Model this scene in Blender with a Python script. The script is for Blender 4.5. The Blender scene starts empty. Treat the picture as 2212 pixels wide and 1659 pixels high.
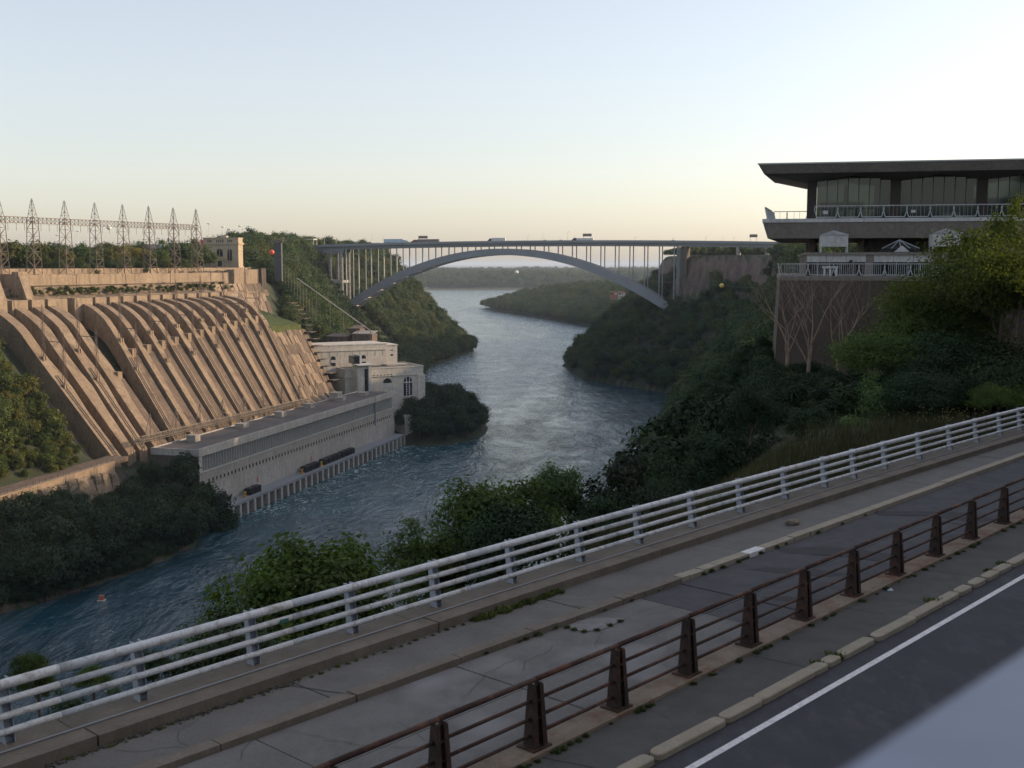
import bpy, math, random
import numpy as np
from mathutils import Vector, Matrix
R = math.radians
rnd = random.Random(7)
nr = np.random.RandomState(11)
scene = bpy.context.scene
COL = scene.collection

# ------------------------------------------------------------------ camera
EYE = 100.0                       # eye height above the river
F = 2477.5                        # focal length in units of a 2212 x 1659 picture
CX, CY = 1106.0, 829.5
PITCH = math.atan((829.5 - 570.0) / F)
cam_d = bpy.data.cameras.new('camera')
cam_d.sensor_width = 36.0
cam_d.lens = 36.0 * F / 2212.0
cam_d.clip_start = 0.1
cam_d.clip_end = 90000.0
cam_d.dof.use_dof = True
cam_d.dof.focus_distance = 300.0
cam_d.dof.aperture_fstop = 2.3
cam = bpy.data.objects.new('camera', cam_d)
COL.objects.link(cam)
cam.location = (0, 0, EYE)
cam.rotation_euler = (math.pi / 2 - PITCH, 0, 0)
scene.camera = cam

# ------------------------------------------------------------------ daylight
SUN_AZ, SUN_EL = 74.0, 16.0       # degrees right of the view, degrees up
world = bpy.data.worlds.new('World')
scene.world = world
world.use_nodes = True
wn = world.node_tree
for n in list(wn.nodes):
    wn.nodes.remove(n)
w_out = wn.nodes.new('ShaderNodeOutputWorld')
w_bg = wn.nodes.new('ShaderNodeBackground')
sky = wn.nodes.new('ShaderNodeTexSky')
sky.sky_type = 'NISHITA'
sky.sun_disc = False
sky.sun_elevation = R(SUN_EL)
sky.sun_rotation = R(SUN_AZ)
sky.altitude = 100.0
sky.air_density = 1.0
sky.dust_density = 1.7
sky.ozone_density = 1.3
w_bg.inputs["Strength"].default_value = 0.15
hs_ = wn.nodes.new('ShaderNodeHueSaturation'); hs_.inputs['Saturation'].default_value = 0.80
veil = wn.nodes.new('ShaderNodeMix'); veil.data_type = 'RGBA'; veil.inputs[0].default_value = 0.16   # thin even veil of high haze
veil.inputs[7].default_value = (7.5, 6.4, 6.3, 1)
wn.links.new(sky.outputs[0], hs_.inputs['Color']); wn.links.new(hs_.outputs[0], veil.inputs[6]); wn.links.new(veil.outputs[2], w_bg.inputs['Color'])
wn.links.new(w_bg.outputs[0], w_out.inputs['Surface'])
sun_d = bpy.data.lights.new('sun', 'SUN')
sun_d.energy = 3.3
sun_d.angle = R(0.55)
sun_d.color = (1.0, 0.70, 0.44)
sun = bpy.data.objects.new('sun', sun_d)
COL.objects.link(sun)
sv = Vector((math.sin(R(SUN_AZ)) * math.cos(R(SUN_EL)), math.cos(R(SUN_AZ)) * math.cos(R(SUN_EL)), math.sin(R(SUN_EL))))
sun.rotation_euler = sv.to_track_quat('Z', 'Y').to_euler()
sun.location = (300, 80, 260)
scene.view_settings.view_transform = 'Standard'
scene.view_settings.look = 'None'
scene.view_settings.exposure = 0.52
scene.view_settings.gamma = 1.0
scene.view_settings.use_curve_mapping = False
scene.render.engine = 'CYCLES'
scene.cycles.max_bounces = 6
scene.cycles.diffuse_bounces = 3
scene.cycles.glossy_bounces = 3
scene.cycles.transmission_bounces = 4
scene.cycles.transparent_max_bounces = 6
scene.cycles.volume_bounces = 0
scene.cycles.use_denoising = True

# ------------------------------------------------------------------ survey helpers (points of the place, in metres)
def ray(px, py):
    a = (px - CX) / F; b = (CY - py) / F
    return np.array([a, math.cos(PITCH) + b * math.sin(PITCH), -math.sin(PITCH) + b * math.cos(PITCH)])
def at_y(px, py, Y):
    v = ray(px, py); v = v * (Y / v[1]); return Vector((v[0], v[1], v[2] + EYE))
def at_z(px, py, z):
    v = ray(px, py); v = v * ((z - EYE) / v[2]); return Vector((v[0], v[1], z))
def proj(p):
    x, y, z = p[0], p[1], p[2] - EYE
    d = y * math.cos(PITCH) - z * math.sin(PITCH); u = y * math.sin(PITCH) + z * math.cos(PITCH)
    return (CX + F * x / d, CY - F * u / d)

# ------------------------------------------------------------------ object helpers
def tag(o, label=None, cat=None, group=None, kind=None):
    if label: o['label'] = label
    if cat: o['category'] = cat
    if group: o['group'] = group
    if kind: o['kind'] = kind
    return o
def empty(name, loc=(0, 0, 0), rz=0.0, label=None, cat=None, group=None, kind=None):
    o = bpy.data.objects.new(name, None); COL.objects.link(o)
    o.location = loc; o.rotation_euler = (0, 0, rz); o.empty_display_size = 0.3
    return tag(o, label, cat, group, kind)
def obj(name, mesh, parent=None, loc=None, rz=None, label=None, cat=None, group=None, kind=None):
    o = bpy.data.objects.new(name, mesh); COL.objects.link(o)
    if parent is not None: o.parent = parent
    if loc is not None: o.location = loc
    if rz is not None: o.rotation_euler = (0, 0, rz)
    return tag(o, label, cat, group, kind)
def np_mesh(name, verts, faces, mat, smooth=False):
    me = bpy.data.meshes.new(name)
    verts = np.asarray(verts, dtype=np.float32); faces = np.asarray(faces, dtype=np.int32)
    n = faces.shape[1]
    me.vertices.add(len(verts)); me.vertices.foreach_set('co', verts.ravel())
    me.loops.add(faces.size); me.loops.foreach_set('vertex_index', faces.ravel())
    me.polygons.add(len(faces)); me.polygons.foreach_set('loop_start', np.arange(0, faces.size, n, dtype=np.int32))
    me.polygons.foreach_set('use_smooth', np.full(len(faces), smooth))
    me.update(calc_edges=True); me.validate()
    if mat: me.materials.append(mat)
    return me
class MB:
    def __init__(s): s.v = []; s.f = []
    def hexa(s, p):
        b = len(s.v); s.v += [tuple(q) for q in p]
        for f in ((0, 3, 2, 1), (4, 5, 6, 7), (0, 1, 5, 4), (1, 2, 6, 5), (2, 3, 7, 6), (3, 0, 4, 7)):
            s.f.append(tuple(b + i for i in f))
        return s
    def box(s, x0, x1, y0, y1, z0, z1):
        return s.hexa([(x0, y0, z0), (x1, y0, z0), (x1, y1, z0), (x0, y1, z0), (x0, y0, z1), (x1, y0, z1), (x1, y1, z1), (x0, y1, z1)])
    def bevbox(s, x0, x1, y0, y1, z0, z1, b):
        # a box whose top edges are chamfered
        s.hexa([(x0, y0, z0), (x1, y0, z0), (x1, y1, z0), (x0, y1, z0), (x0, y0, z1 - b), (x1, y0, z1 - b), (x1, y1, z1 - b), (x0, y1, z1 - b)])
        s.f.pop(-5)
        k = len(s.v) - 4; t = len(s.v)
        s.v += [(x0 + b, y0 + b, z1), (x1 - b, y0 + b, z1), (x1 - b, y1 - b, z1), (x0 + b, y1 - b, z1)]
        for i in range(4): s.f.append((k + i, k + (i + 1) % 4, t + (i + 1) % 4, t + i))
        s.f.append((t, t + 1, t + 2, t + 3)); return s
    def bar(s, p, q, w, h=None):
        # square bar between two points
        h = h or w; p = Vector(p); q = Vector(q); d = (q - p)
        if d.length < 1e-6: return s
        d.normalize(); up = Vector((0, 0, 1)) if abs(d.z) < 0.98 else Vector((1, 0, 0))
        a = d.cross(up).normalized() * (w / 2); b = d.cross(a).normalized() * (h / 2)
        return s.hexa([p - a - b, p + a - b, p + a + b, p - a + b, q - a - b, q + a - b, q + a + b, q - a + b])
    def tube(s, pts, r, n=8, cap=True):
        pts = [Vector(p) for p in pts]; rings = []
        rr = r if isinstance(r, (list, tuple)) else [r] * len(pts)
        for i, p in enumerate(pts):
            d = (pts[min(i + 1, len(pts) - 1)] - pts[max(i - 1, 0)]).normalized()
            up = Vector((0, 0, 1)) if abs(d.z) < 0.95 else Vector((1, 0, 0))
            a = d.cross(up).normalized(); b = a.cross(d).normalized()
            k = len(s.v)
            for j in range(n):
                t = 2 * math.pi * j / n
                s.v.append(tuple(p + (a * math.cos(t) + b * math.sin(t)) * rr[i]))
            rings.append(k)
        for k0, k1 in zip(rings[:-1], rings[1:]):
            for j in range(n):
                s.f.append((k0 + j, k0 + (j + 1) % n, k1 + (j + 1) % n, k1 + j))
        if cap:
            s.f.append(tuple(rings[0] + j for j in range(n))[::-1]); s.f.append(tuple(rings[-1] + j for j in range(n)))
        return s
    def prism(s, poly, z0, z1):
        n = len(poly); b = len(s.v)
        s.v += [(p[0], p[1], z0) for p in poly] + [(p[0], p[1], z1) for p in poly]
        s.f.append(tuple(range(b + n - 1, b - 1, -1))); s.f.append(tuple(range(b + n, b + 2 * n)))
        for i in range(n): s.f.append((b + i, b + (i + 1) % n, b + n + (i + 1) % n, b + n + i))
        return s
    def ngon(s, pts):
        b = len(s.v); s.v += [tuple(p) for p in pts]; s.f.append(tuple(range(b, b + len(pts)))); return s
    def xf(s, fn):
        s.v = [tuple(fn(Vector(v))) for v in s.v]; return s
    def mesh(s, name, mat, smooth=False):
        me = bpy.data.meshes.new(name); me.from_pydata([tuple(v) for v in s.v], [], s.f)
        if smooth:
            me.polygons.foreach_set('use_smooth', [True] * len(me.polygons))
        me.update()
        if mat: me.materials.append(mat)
        return me
    def build(s, name, mat, parent=None, smooth=False, **k):
        return obj(name, s.mesh(name, mat, smooth), parent, **k)
def sphere(mb, c, r, n=10, m=8, sz=1.0):
    b = len(mb.v); c = Vector(c)
    for i in range(1, m):
        t = math.pi * i / m
        for j in range(n):
            a = 2 * math.pi * j / n
            mb.v.append((c.x + r * math.sin(t) * math.cos(a), c.y + r * math.sin(t) * math.sin(a), c.z + r * sz * math.cos(t)))
    top = len(mb.v); mb.v.append((c.x, c.y, c.z + r * sz)); mb.v.append((c.x, c.y, c.z - r * sz))
    for i in range(m - 2):
        for j in range(n):
            mb.f.append((b + i * n + j, b + (i + 1) * n + j, b + (i + 1) * n + (j + 1) % n, b + i * n + (j + 1) % n))
    for j in range(n):
        mb.f.append((top, b + j, b + (j + 1) % n)); k = b + (m - 2) * n
        mb.f.append((top + 1, k + (j + 1) % n, k + j))
    return mb
def frame(o, ex, ez=0.0):
    # local (p, q, z) -> world; ex = direction of p in plan, q is ex turned left
    e = Vector((ex[0], ex[1], 0)).normalized(); n = Vector((-e.y, e.x, 0)); o = Vector((o[0], o[1], ez))
    return lambda v: o + e * v[0] + n * v[1] + Vector((0, 0, v[2]))

# ------------------------------------------------------------------ materials
def new_mat(name):
    m = bpy.data.materials.new(name); m.use_nodes = True
    nt = m.node_tree; return m, nt, nt.nodes['Principled BSDF']
def nnode(nt, t, **k):
    n = nt.nodes.new(t)
    for a, b in k.items(): setattr(n, a, b)
    return n
def ramp(nt, fac, stops):
    r = nt.nodes.new('ShaderNodeValToRGB'); e = r.color_ramp.elements
    while len(e) < len(stops): e.new(0.5)
    for el, (p, c) in zip(e, stops):
        el.position = p; el.color = (c[0], c[1], c[2], 1) if not isinstance(c, (int, float)) else (c, c, c, 1)
    nt.links.new(fac, r.inputs[0]); return r.outputs[0]
def noise(nt, scale, detail=4, rough=0.6, vec=None, dist=0.0):
    n = nt.nodes.new('ShaderNodeTexNoise'); n.inputs['Scale'].default_value = scale
    n.inputs['Detail'].default_value = detail; n.inputs['Roughness'].default_value = rough; n.inputs['Distortion'].default_value = dist
    if vec is not None: nt.links.new(vec, n.inputs['Vector'])
    return n.outputs['Fac']
def objvec(nt, scale=(1, 1, 1), rot=(0, 0, 0), which='Object'):
    t = nt.nodes.new('ShaderNodeTexCoord'); m = nt.nodes.new('ShaderNodeMapping')
    m.inputs['Scale'].default_value = scale; m.inputs['Rotation'].default_value = rot
    if which == 'Position':
        g = nt.nodes.new('ShaderNodeNewGeometry'); nt.links.new(g.outputs['Position'], m.inputs[0])
    else:
        nt.links.new(t.outputs[which], m.inputs[0])
    return m.outputs[0]
def mix(nt, fac, a, b, mode='MIX'):
    m = nt.nodes.new('ShaderNodeMix'); m.data_type = 'RGBA'; m.blend_type = mode
    for sock, v in ((m.inputs[0], fac), (m.inputs[6], a), (m.inputs[7], b)):
        if isinstance(v, (int, float)): sock.default_value = v
        elif isinstance(v, (tuple, list)): sock.default_value = (v[0], v[1], v[2], 1)
        else: nt.links.new(v, sock)
    return m.outputs[2]
def math_n(nt, op, a, b=0.0):
    m = nt.nodes.new('ShaderNodeMath'); m.operation = op
    for s, v in ((m.inputs[0], a), (m.inputs[1], b)):
        if isinstance(v, (int, float)): s.default_value = v
        else: nt.links.new(v, s)
    return m.outputs[0]
def bump(nt, bsdf, h, strength, dist):
    b = nt.nodes.new('ShaderNodeBump'); b.inputs['Strength'].default_value = strength; b.inputs['Distance'].default_value = dist
    nt.links.new(h, b.inputs['Height']); nt.links.new(b.outputs[0], bsdf.inputs['Normal']); return b
def rough_mat(name, c0, c1, scale, rough=0.85, bs=0.3, bd=0.05, fine=8.0, stain=None, sscale=None, svec=(1, 1, 1), metal=0.0, c2=None):
    # two-tone noisy surface with optional streaky stains
    m, nt, b = new_mat(name)
    v = objvec(nt, which='Position')
    n1 = noise(nt, scale, 6, 0.65, v)
    col = ramp(nt, n1, [(0.32, c0), (0.68, c1)])
    n2 = noise(nt, scale * fine, 4, 0.7, v)
    col = mix(nt, 0.55, col, ramp(nt, n2, [(0.3, 0.62), (0.7, 1.25)]), 'MULTIPLY')
    if stain:
        v2 = objvec(nt, svec, which='Position')
        n3 = noise(nt, sscale, 5, 0.75, v2)
        col = mix(nt, ramp(nt, n3, [(0.5, 0.0), (0.68, 1.0)]), col, stain)
    if c2:
        n4 = noise(nt, scale * 0.37, 3, 0.5, v)
        col = mix(nt, ramp(nt, n4, [(0.48, 0.0), (0.6, 0.9)]), col, c2)
    nt.links.new(col, b.inputs['Base Color'])
    b.inputs['Roughness'].default_value = rough; b.inputs['Metallic'].default_value = metal
    bump(nt, b, n2, bs, bd)
    return m
def plain(name, c, rough=0.6, metal=0.0, var=0.15, scale=0.5):
    m, nt, b = new_mat(name)
    n = noise(nt, scale, 5, 0.65, objvec(nt, which='Position'))
    nt.links.new(ramp(nt, n, [(0.3, tuple(x * (1 - var) for x in c)), (0.7, tuple(min(1, x * (1 + var)) for x in c))]), b.inputs['Base Color'])
    b.inputs['Roughness'].default_value = rough; b.inputs['Metallic'].default_value = metal
    return m
def leaf_mat(name, base, var=0.35, yellow=None, trans=0.35):
    m, nt, b = new_mat(name)
    oi = nt.nodes.new('ShaderNodeObjectInfo')
    col = ramp(nt, oi.outputs['Random'], [(0.0, tuple(x * (1 - var) for x in base)), (0.6, base), (1.0, yellow or tuple(x * (1 + var) for x in base))])
    n = noise(nt, 0.35, 3, 0.6, objvec(nt, which='Position'))
    col = mix(nt, 0.8, col, ramp(nt, n, [(0.3, 0.6), (0.7, 1.35)]), 'MULTIPLY')
    g = nt.nodes.new('ShaderNodeNewGeometry')
    col = mix(nt, 0.9, col, ramp(nt, g.outputs['Random Per Island'], [(0.0, (0.6, 0.66, 0.7)), (1.0, (1.35, 1.25, 1.0))]), 'MULTIPLY')
    nt.links.new(col, b.inputs['Base Color']); b.inputs['Roughness'].default_value = 0.65
    b.inputs['Specular IOR Level'].default_value = 0.25
    tr = nt.nodes.new('ShaderNodeBsdfTranslucent'); nt.links.new(mix(nt, 1.0, col, (1.3, 1.35, 0.55), 'MULTIPLY'), tr.inputs[0])
    ms = nt.nodes.new('ShaderNodeMixShader'); ms.inputs[0].default_value = trans
    out = nt.nodes['Material Output']
    nt.links.new(b.outputs[0], ms.inputs[1]); nt.links.new(tr.outputs[0], ms.inputs[2]); nt.links.new(ms.outputs[0], out.inputs[0])
    return m

M = {}
M['pale_concrete'] = rough_mat('pale_concrete', (0.235, 0.18, 0.125), (0.32, 0.25, 0.175), 0.12, stain=(0.14, 0.105, 0.072), sscale=0.5, svec=(1, 1, 0.12), bd=0.25)
M['rib_concrete'] = rough_mat('rib_concrete', (0.215, 0.158, 0.104), (0.295, 0.225, 0.152), 0.10, stain=(0.135, 0.098, 0.066), sscale=0.45, svec=(0.6, 1.0, 0.3), bd=0.2)
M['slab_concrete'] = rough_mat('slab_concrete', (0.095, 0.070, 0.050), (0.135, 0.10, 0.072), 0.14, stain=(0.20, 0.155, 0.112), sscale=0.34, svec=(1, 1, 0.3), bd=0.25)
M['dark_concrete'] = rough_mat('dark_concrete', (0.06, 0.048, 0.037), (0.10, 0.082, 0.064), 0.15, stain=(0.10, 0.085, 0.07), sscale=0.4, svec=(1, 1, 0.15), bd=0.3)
M['rock'] = rough_mat('rock', (0.16, 0.125, 0.095), (0.32, 0.25, 0.19), 0.16, bs=0.9, bd=0.9, fine=5, stain=(0.07, 0.075, 0.04), sscale=0.22)
M['ledge_rock'] = rough_mat('ledge_rock', (0.15, 0.115, 0.08), (0.30, 0.23, 0.165), 0.22, bs=0.9, bd=0.8, fine=4, stain=(0.07, 0.065, 0.03), sscale=0.3, svec=(0.5, 0.5, 1.6))
M['wall_grey'] = rough_mat('wall_grey', (0.28, 0.265, 0.24), (0.36, 0.34, 0.305), 0.10, stain=(0.22, 0.20, 0.175), sscale=0.4, svec=(1, 1, 0.12), bd=0.1)
M['wall_light'] = rough_mat('wall_light', (0.33, 0.32, 0.295), (0.42, 0.405, 0.375), 0.10, stain=(0.26, 0.245, 0.215), sscale=0.5, svec=(1, 1, 0.1), bd=0.08)
M['white_block'] = rough_mat('white_block', (0.50, 0.48, 0.42), (0.58, 0.56, 0.50), 0.08, stain=(0.42, 0.40, 0.345), sscale=0.4, svec=(1, 1, 0.1), bd=0.05)
M['gravel_roof'] = rough_mat('gravel_roof', (0.06, 0.056, 0.055), (0.12, 0.108, 0.10), 0.06, bs=0.3, stain=(0.06, 0.055, 0.05), sscale=0.09)
M['dark_glass'] = plain('dark_glass', (0.018, 0.022, 0.026), 0.12, 0, 0.3, 0.3)
M['dark_glass'].node_tree.nodes['Principled BSDF'].inputs['Specular IOR Level'].default_value = 0.8
M['window_strip'] = plain('window_strip', (0.10, 0.118, 0.118), 0.3, 0, 0.35, 0.12)
M['mullion'] = plain('mullion', (0.42, 0.42, 0.39), 0.5)
M['steel_bridge'] = plain('steel_bridge', (0.22, 0.235, 0.255), 0.55, 0, 0.12, 0.05)
M['steel_light'] = plain('steel_light', (0.42, 0.42, 0.40), 0.5, 0, 0.12, 0.1)
M['lattice'] = plain('lattice', (0.12, 0.085, 0.07), 0.6, 0, 0.2, 0.2)
M['lattice_grey'] = plain('lattice_grey', (0.20, 0.17, 0.135), 0.6, 0, 0.2, 0.2)
M['black_metal'] = plain('black_metal', (0.02, 0.02, 0.022), 0.5)
M['rail_paint'] = rough_mat('rail_paint', (0.52, 0.54, 0.55), (0.64, 0.66, 0.67), 3.0, rough=0.5, bs=0.1, bd=0.004, stain=(0.27, 0.26, 0.235), sscale=3.5)
M['rail_post'] = rough_mat('rail_post', (0.26, 0.29, 0.34), (0.35, 0.38, 0.43), 3.0, rough=0.5, bs=0.1, bd=0.004)
M['rust'] = rough_mat('rust', (0.026, 0.012, 0.008), (0.058, 0.025, 0.016), 2.5, rough=0.8, bs=0.5, bd=0.008, stain=(0.13, 0.052, 0.026), sscale=2.0)
M['rust_dark'] = rough_mat('rust_dark', (0.020, 0.012, 0.009), (0.045, 0.022, 0.015), 2.5, rough=0.8, bs=0.5, bd=0.008, stain=(0.08, 0.035, 0.02), sscale=2.4)
M['asphalt'] = rough_mat('asphalt', (0.024, 0.025, 0.031), (0.036, 0.037, 0.045), 0.8, rough=0.85, bs=0.5, bd=0.01, fine=60, stain=(0.05, 0.05, 0.056), sscale=1.6, svec=(1.2, .5, 1))
M['old_asphalt'] = rough_mat('old_asphalt', (0.042, 0.042, 0.046), (0.07, 0.07, 0.072), 1.4, rough=0.9, bs=0.5, bd=0.01, fine=30, stain=(0.042, 0.042, 0.045), sscale=1.2)
M['path_asphalt'] = rough_mat('path_asphalt', (0.054, 0.053, 0.048), (0.078, 0.076, 0.069), 1.2, rough=0.9, bs=0.5, bd=0.01, fine=30, stain=(0.08, 0.076, 0.067), sscale=1.0)
M['road_concrete'] = rough_mat('road_concrete', (0.10, 0.097, 0.09), (0.145, 0.14, 0.13), 0.9, rough=0.9, bs=0.4, bd=0.01, fine=25, stain=(0.14, 0.135, 0.125), sscale=0.9, svec=(1.4, 0.6, 1), c2=(0.20, 0.197, 0.194))
M['walk_concrete'] = rough_mat('walk_concrete', (0.10, 0.096, 0.087), (0.145, 0.139, 0.127), 0.8, rough=0.9, bs=0.4, bd=0.01, fine=25, stain=(0.12, 0.112, 0.098), sscale=1.1)
M['kerb_concrete'] = rough_mat('kerb_concrete', (0.11, 0.092, 0.068), (0.17, 0.148, 0.115), 1.5, rough=0.9, bs=0.6, bd=0.015, fine=12, stain=(0.13, 0.105, 0.08), sscale=2.2)
M['kerb_stone'] = rough_mat('kerb_stone', (0.24, 0.215, 0.16), (0.32, 0.29, 0.22), 2.0, rough=0.9, bs=0.5, bd=0.012, fine=12, stain=(0.28, 0.22, 0.15), sscale=3.0)
M['rust_footing'] = rough_mat('rust_footing', (0.15, 0.115, 0.08), (0.24, 0.195, 0.14), 1.2, rough=0.9, bs=0.6, bd=0.015, fine=14, stain=(0.13, 0.045, 0.02), sscale=1.0)
M['line_paint'] = rough_mat('line_paint', (0.60, 0.60, 0.58), (0.74, 0.74, 0.71), 2.0, rough=0.7, bs=0.2, bd=0.004, fine=20, stain=(0.38, 0.38, 0.37), sscale=9)
M['crack'] = plain('crack', (0.03, 0.028, 0.025), 0.95)
M['ledge'] = plain('ledge', (0.17, 0.205, 0.27), 0.55, 0, 0.12, 3.0)
M['brown_wall'] = rough_mat('brown_wall', (0.065, 0.048, 0.038), (0.10, 0.076, 0.06), 0.4, bs=0.5, bd=0.05, fine=7, stain=(0.05, 0.036, 0.028), sscale=0.5, svec=(1, 1, 0.2))
M['facade_concrete'] = rough_mat('facade_concrete', (0.165, 0.148, 0.13), (0.22, 0.20, 0.175), 0.35, bs=0.4, bd=0.03, fine=8, stain=(0.16, 0.14, 0.12), sscale=1.4, svec=(1, 1, 0.08))
M['panel_white'] = rough_mat('panel_white', (0.44, 0.45, 0.44), (0.52, 0.53, 0.52), 0.5, bs=0.1, bd=0.01, stain=(0.36, 0.36, 0.34), sscale=2, svec=(1, 1, 0.2))
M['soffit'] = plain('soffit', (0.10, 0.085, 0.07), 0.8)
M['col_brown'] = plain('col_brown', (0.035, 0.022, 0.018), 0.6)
M['trim_rail'] = plain('trim_rail', (0.40, 0.43, 0.45), 0.45)
M['bark'] = rough_mat('bark', (0.07, 0.05, 0.036), (0.13, 0.10, 0.075), 3.0, bs=0.7, bd=0.02)
M['dead_bark'] = rough_mat('dead_bark', (0.16, 0.115, 0.082), (0.32, 0.235, 0.17), 2.0, bs=0.5, bd=0.02)
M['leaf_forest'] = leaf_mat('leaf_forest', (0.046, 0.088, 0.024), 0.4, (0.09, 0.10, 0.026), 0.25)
M['leaf_shade'] = leaf_mat('leaf_shade', (0.018, 0.042, 0.014), 0.3, (0.030, 0.048, 0.015), 0.15)  # shade of the wooded banks put into a darker leaf colour
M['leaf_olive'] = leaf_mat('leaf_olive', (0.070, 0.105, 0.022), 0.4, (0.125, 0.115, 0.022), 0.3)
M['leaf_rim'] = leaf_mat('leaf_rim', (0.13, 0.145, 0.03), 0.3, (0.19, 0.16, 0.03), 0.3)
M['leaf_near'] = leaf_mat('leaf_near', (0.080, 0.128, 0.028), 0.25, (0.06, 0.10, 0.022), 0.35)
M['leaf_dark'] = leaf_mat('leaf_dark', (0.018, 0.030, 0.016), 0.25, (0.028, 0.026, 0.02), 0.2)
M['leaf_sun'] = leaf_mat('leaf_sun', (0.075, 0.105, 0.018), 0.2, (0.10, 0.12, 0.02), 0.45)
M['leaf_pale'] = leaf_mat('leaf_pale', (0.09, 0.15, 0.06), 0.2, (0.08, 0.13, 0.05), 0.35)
M['dry_grass'] = leaf_mat('dry_grass', (0.062, 0.064, 0.030), 0.3, (0.07, 0.06, 0.034), 0.2)
M['green_grass'] = leaf_mat('green_grass', (0.07, 0.10, 0.025), 0.3, (0.10, 0.12, 0.03), 0.2)
HAZE_DENSITY = 0.000045
# ------------------------------------------------------------------ the lie of the land
def sstep(a, b, x):
    t = np.clip((x - a) / (b - a), 0, 1); return t * t * (3 - 2 * t)
W_Y = [-200, 200, 265, 315, 337, 369, 394, 429, 458, 624, 700, 760, 900, 1093, 1200, 1329, 1450, 1700, 2300, 4500]
W_X = [-330, -190, -165, -150, -136, -121, -114, -112, -113, -66, -66, -68, -78, -82, -62, -42, -85, -170, -285, -330]
E_Y = [-200, -50, 50, 150, 264, 400, 555, 749, 853, 991, 1128, 1200, 1300, 1500, 1805, 2100, 2450, 2626, 2700, 2900, 3500, 4500]
E_X = [-220, -140, -82, -35, 2, 40, 72, 103, 137, 60, 49, 75, 130, 140, 119, 50, -45, -75, -40, 300, 600, 600]
R_Y = [-200, -10, 18, 30, 42, 58, 80, 104, 200, 350, 500, 700, 800, 900, 960, 1128, 1250, 1500, 2000, 4500]
R_X = [-140, -42, -13.5, -1.5, 8.0, 15.0, 17.5, 21.5, 56, 95, 132, 172, 195, 185, 152, 152, 210, 260, 300, 800]
PE_Y = [-200, 60, 100, 200, 500, 900, 1400, 1700, 2000, 6000]
PE_Z = [91.3, 91.3, 90.5, 95, 101, 107, 108, 60, 36, 32]
PW_Y = [-200, 300, 640, 760, 900, 1400, 1700, 2100, 6000]
PW_Z = [95, 96.5, 97.5, 103, 110, 109, 60, 36, 32]
EPR = ([0, .05, .30, .60, .80, .86, .95, 1.0], [0, .04, .26, .52, .68, .74, .97, 1.0])
B0 = np.array([-151.0, 442.0]); DB = np.array([.306, .952]); LB = 147.0
T0 = np.array([-214.0, 478.0]); DT = np.array([.41, .912]); LT = 145.0
def base_pt(f): return B0 + DB * LB * f
def top_pt(f): return T0 + DT * LT * f
def rib_z(f, s):
    fc = min(max(f, 0.0), 1.0)
    ks = .62 - .16 * fc; kz = 65 + 6 * fc; z0 = 26 + 5 * fc; zt = 82.2 + 1.8 * fc
    return float(np.interp(s, [0, ks, ks + .13, ks + .27, 1.0, 1.3], [z0, kz, kz + (zt - kz) * .52, kz + (zt - kz) * .82, zt, zt]))
def rib_z_np(f, s):
    fc = np.clip(f, 0, 1); ks = .62 - .16 * fc; kz = 65 + 6 * fc; z0 = 26 + 5 * fc; zt = 82.2 + 1.8 * fc
    lo = z0 + (kz - z0) * s / ks
    hi = kz + (zt - kz) * (1 - (1 - np.clip((s - ks) / (1 - ks), 0, 1)) ** 1.9)
    return np.where(s < ks, lo, hi)
def fs_of(x, y):
    f = ((x - B0[0]) * DB[0] + (y - B0[1]) * DB[1]) / LB
    for _ in range(5):
        bx = B0[0] + DB[0] * LB * f; by = B0[1] + DB[1] * LB * f
        tx = T0[0] + DT[0] * LT * f - bx; ty = T0[1] + DT[1] * LT * f - by
        g = (x - bx) * ty - (y - by) * tx
        dg = -DB[0] * LB * ty + DB[1] * LB * tx + (x - bx) * (DT[1] * LT - DB[1] * LB) - (y - by) * (DT[0] * LT - DB[0] * LB)
        f = f - np.clip(g / np.where(np.abs(dg) < 1e-6, 1e-6, dg), -1, 1)
        f = np.clip(f, -4, 5)
    bx = B0[0] + DB[0] * LB * f; by = B0[1] + DB[1] * LB * f
    tx = T0[0] + DT[0] * LT * f - bx; ty = T0[1] + DT[1] * LT * f - by
    s = ((x - bx) * tx + (y - by) * ty) / (tx * tx + ty * ty)
    return f, s
def wav(x, y, k, s):
    return (np.sin(x * k + s) * np.cos(y * k * 1.13 + 1.7 * s) + .5 * np.sin(x * k * 2.3 + y * k * 1.9 + 3 * s) + .3 * np.cos(y * k * 4.1 - x * k * 3.3 + s)) / 1.8
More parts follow.
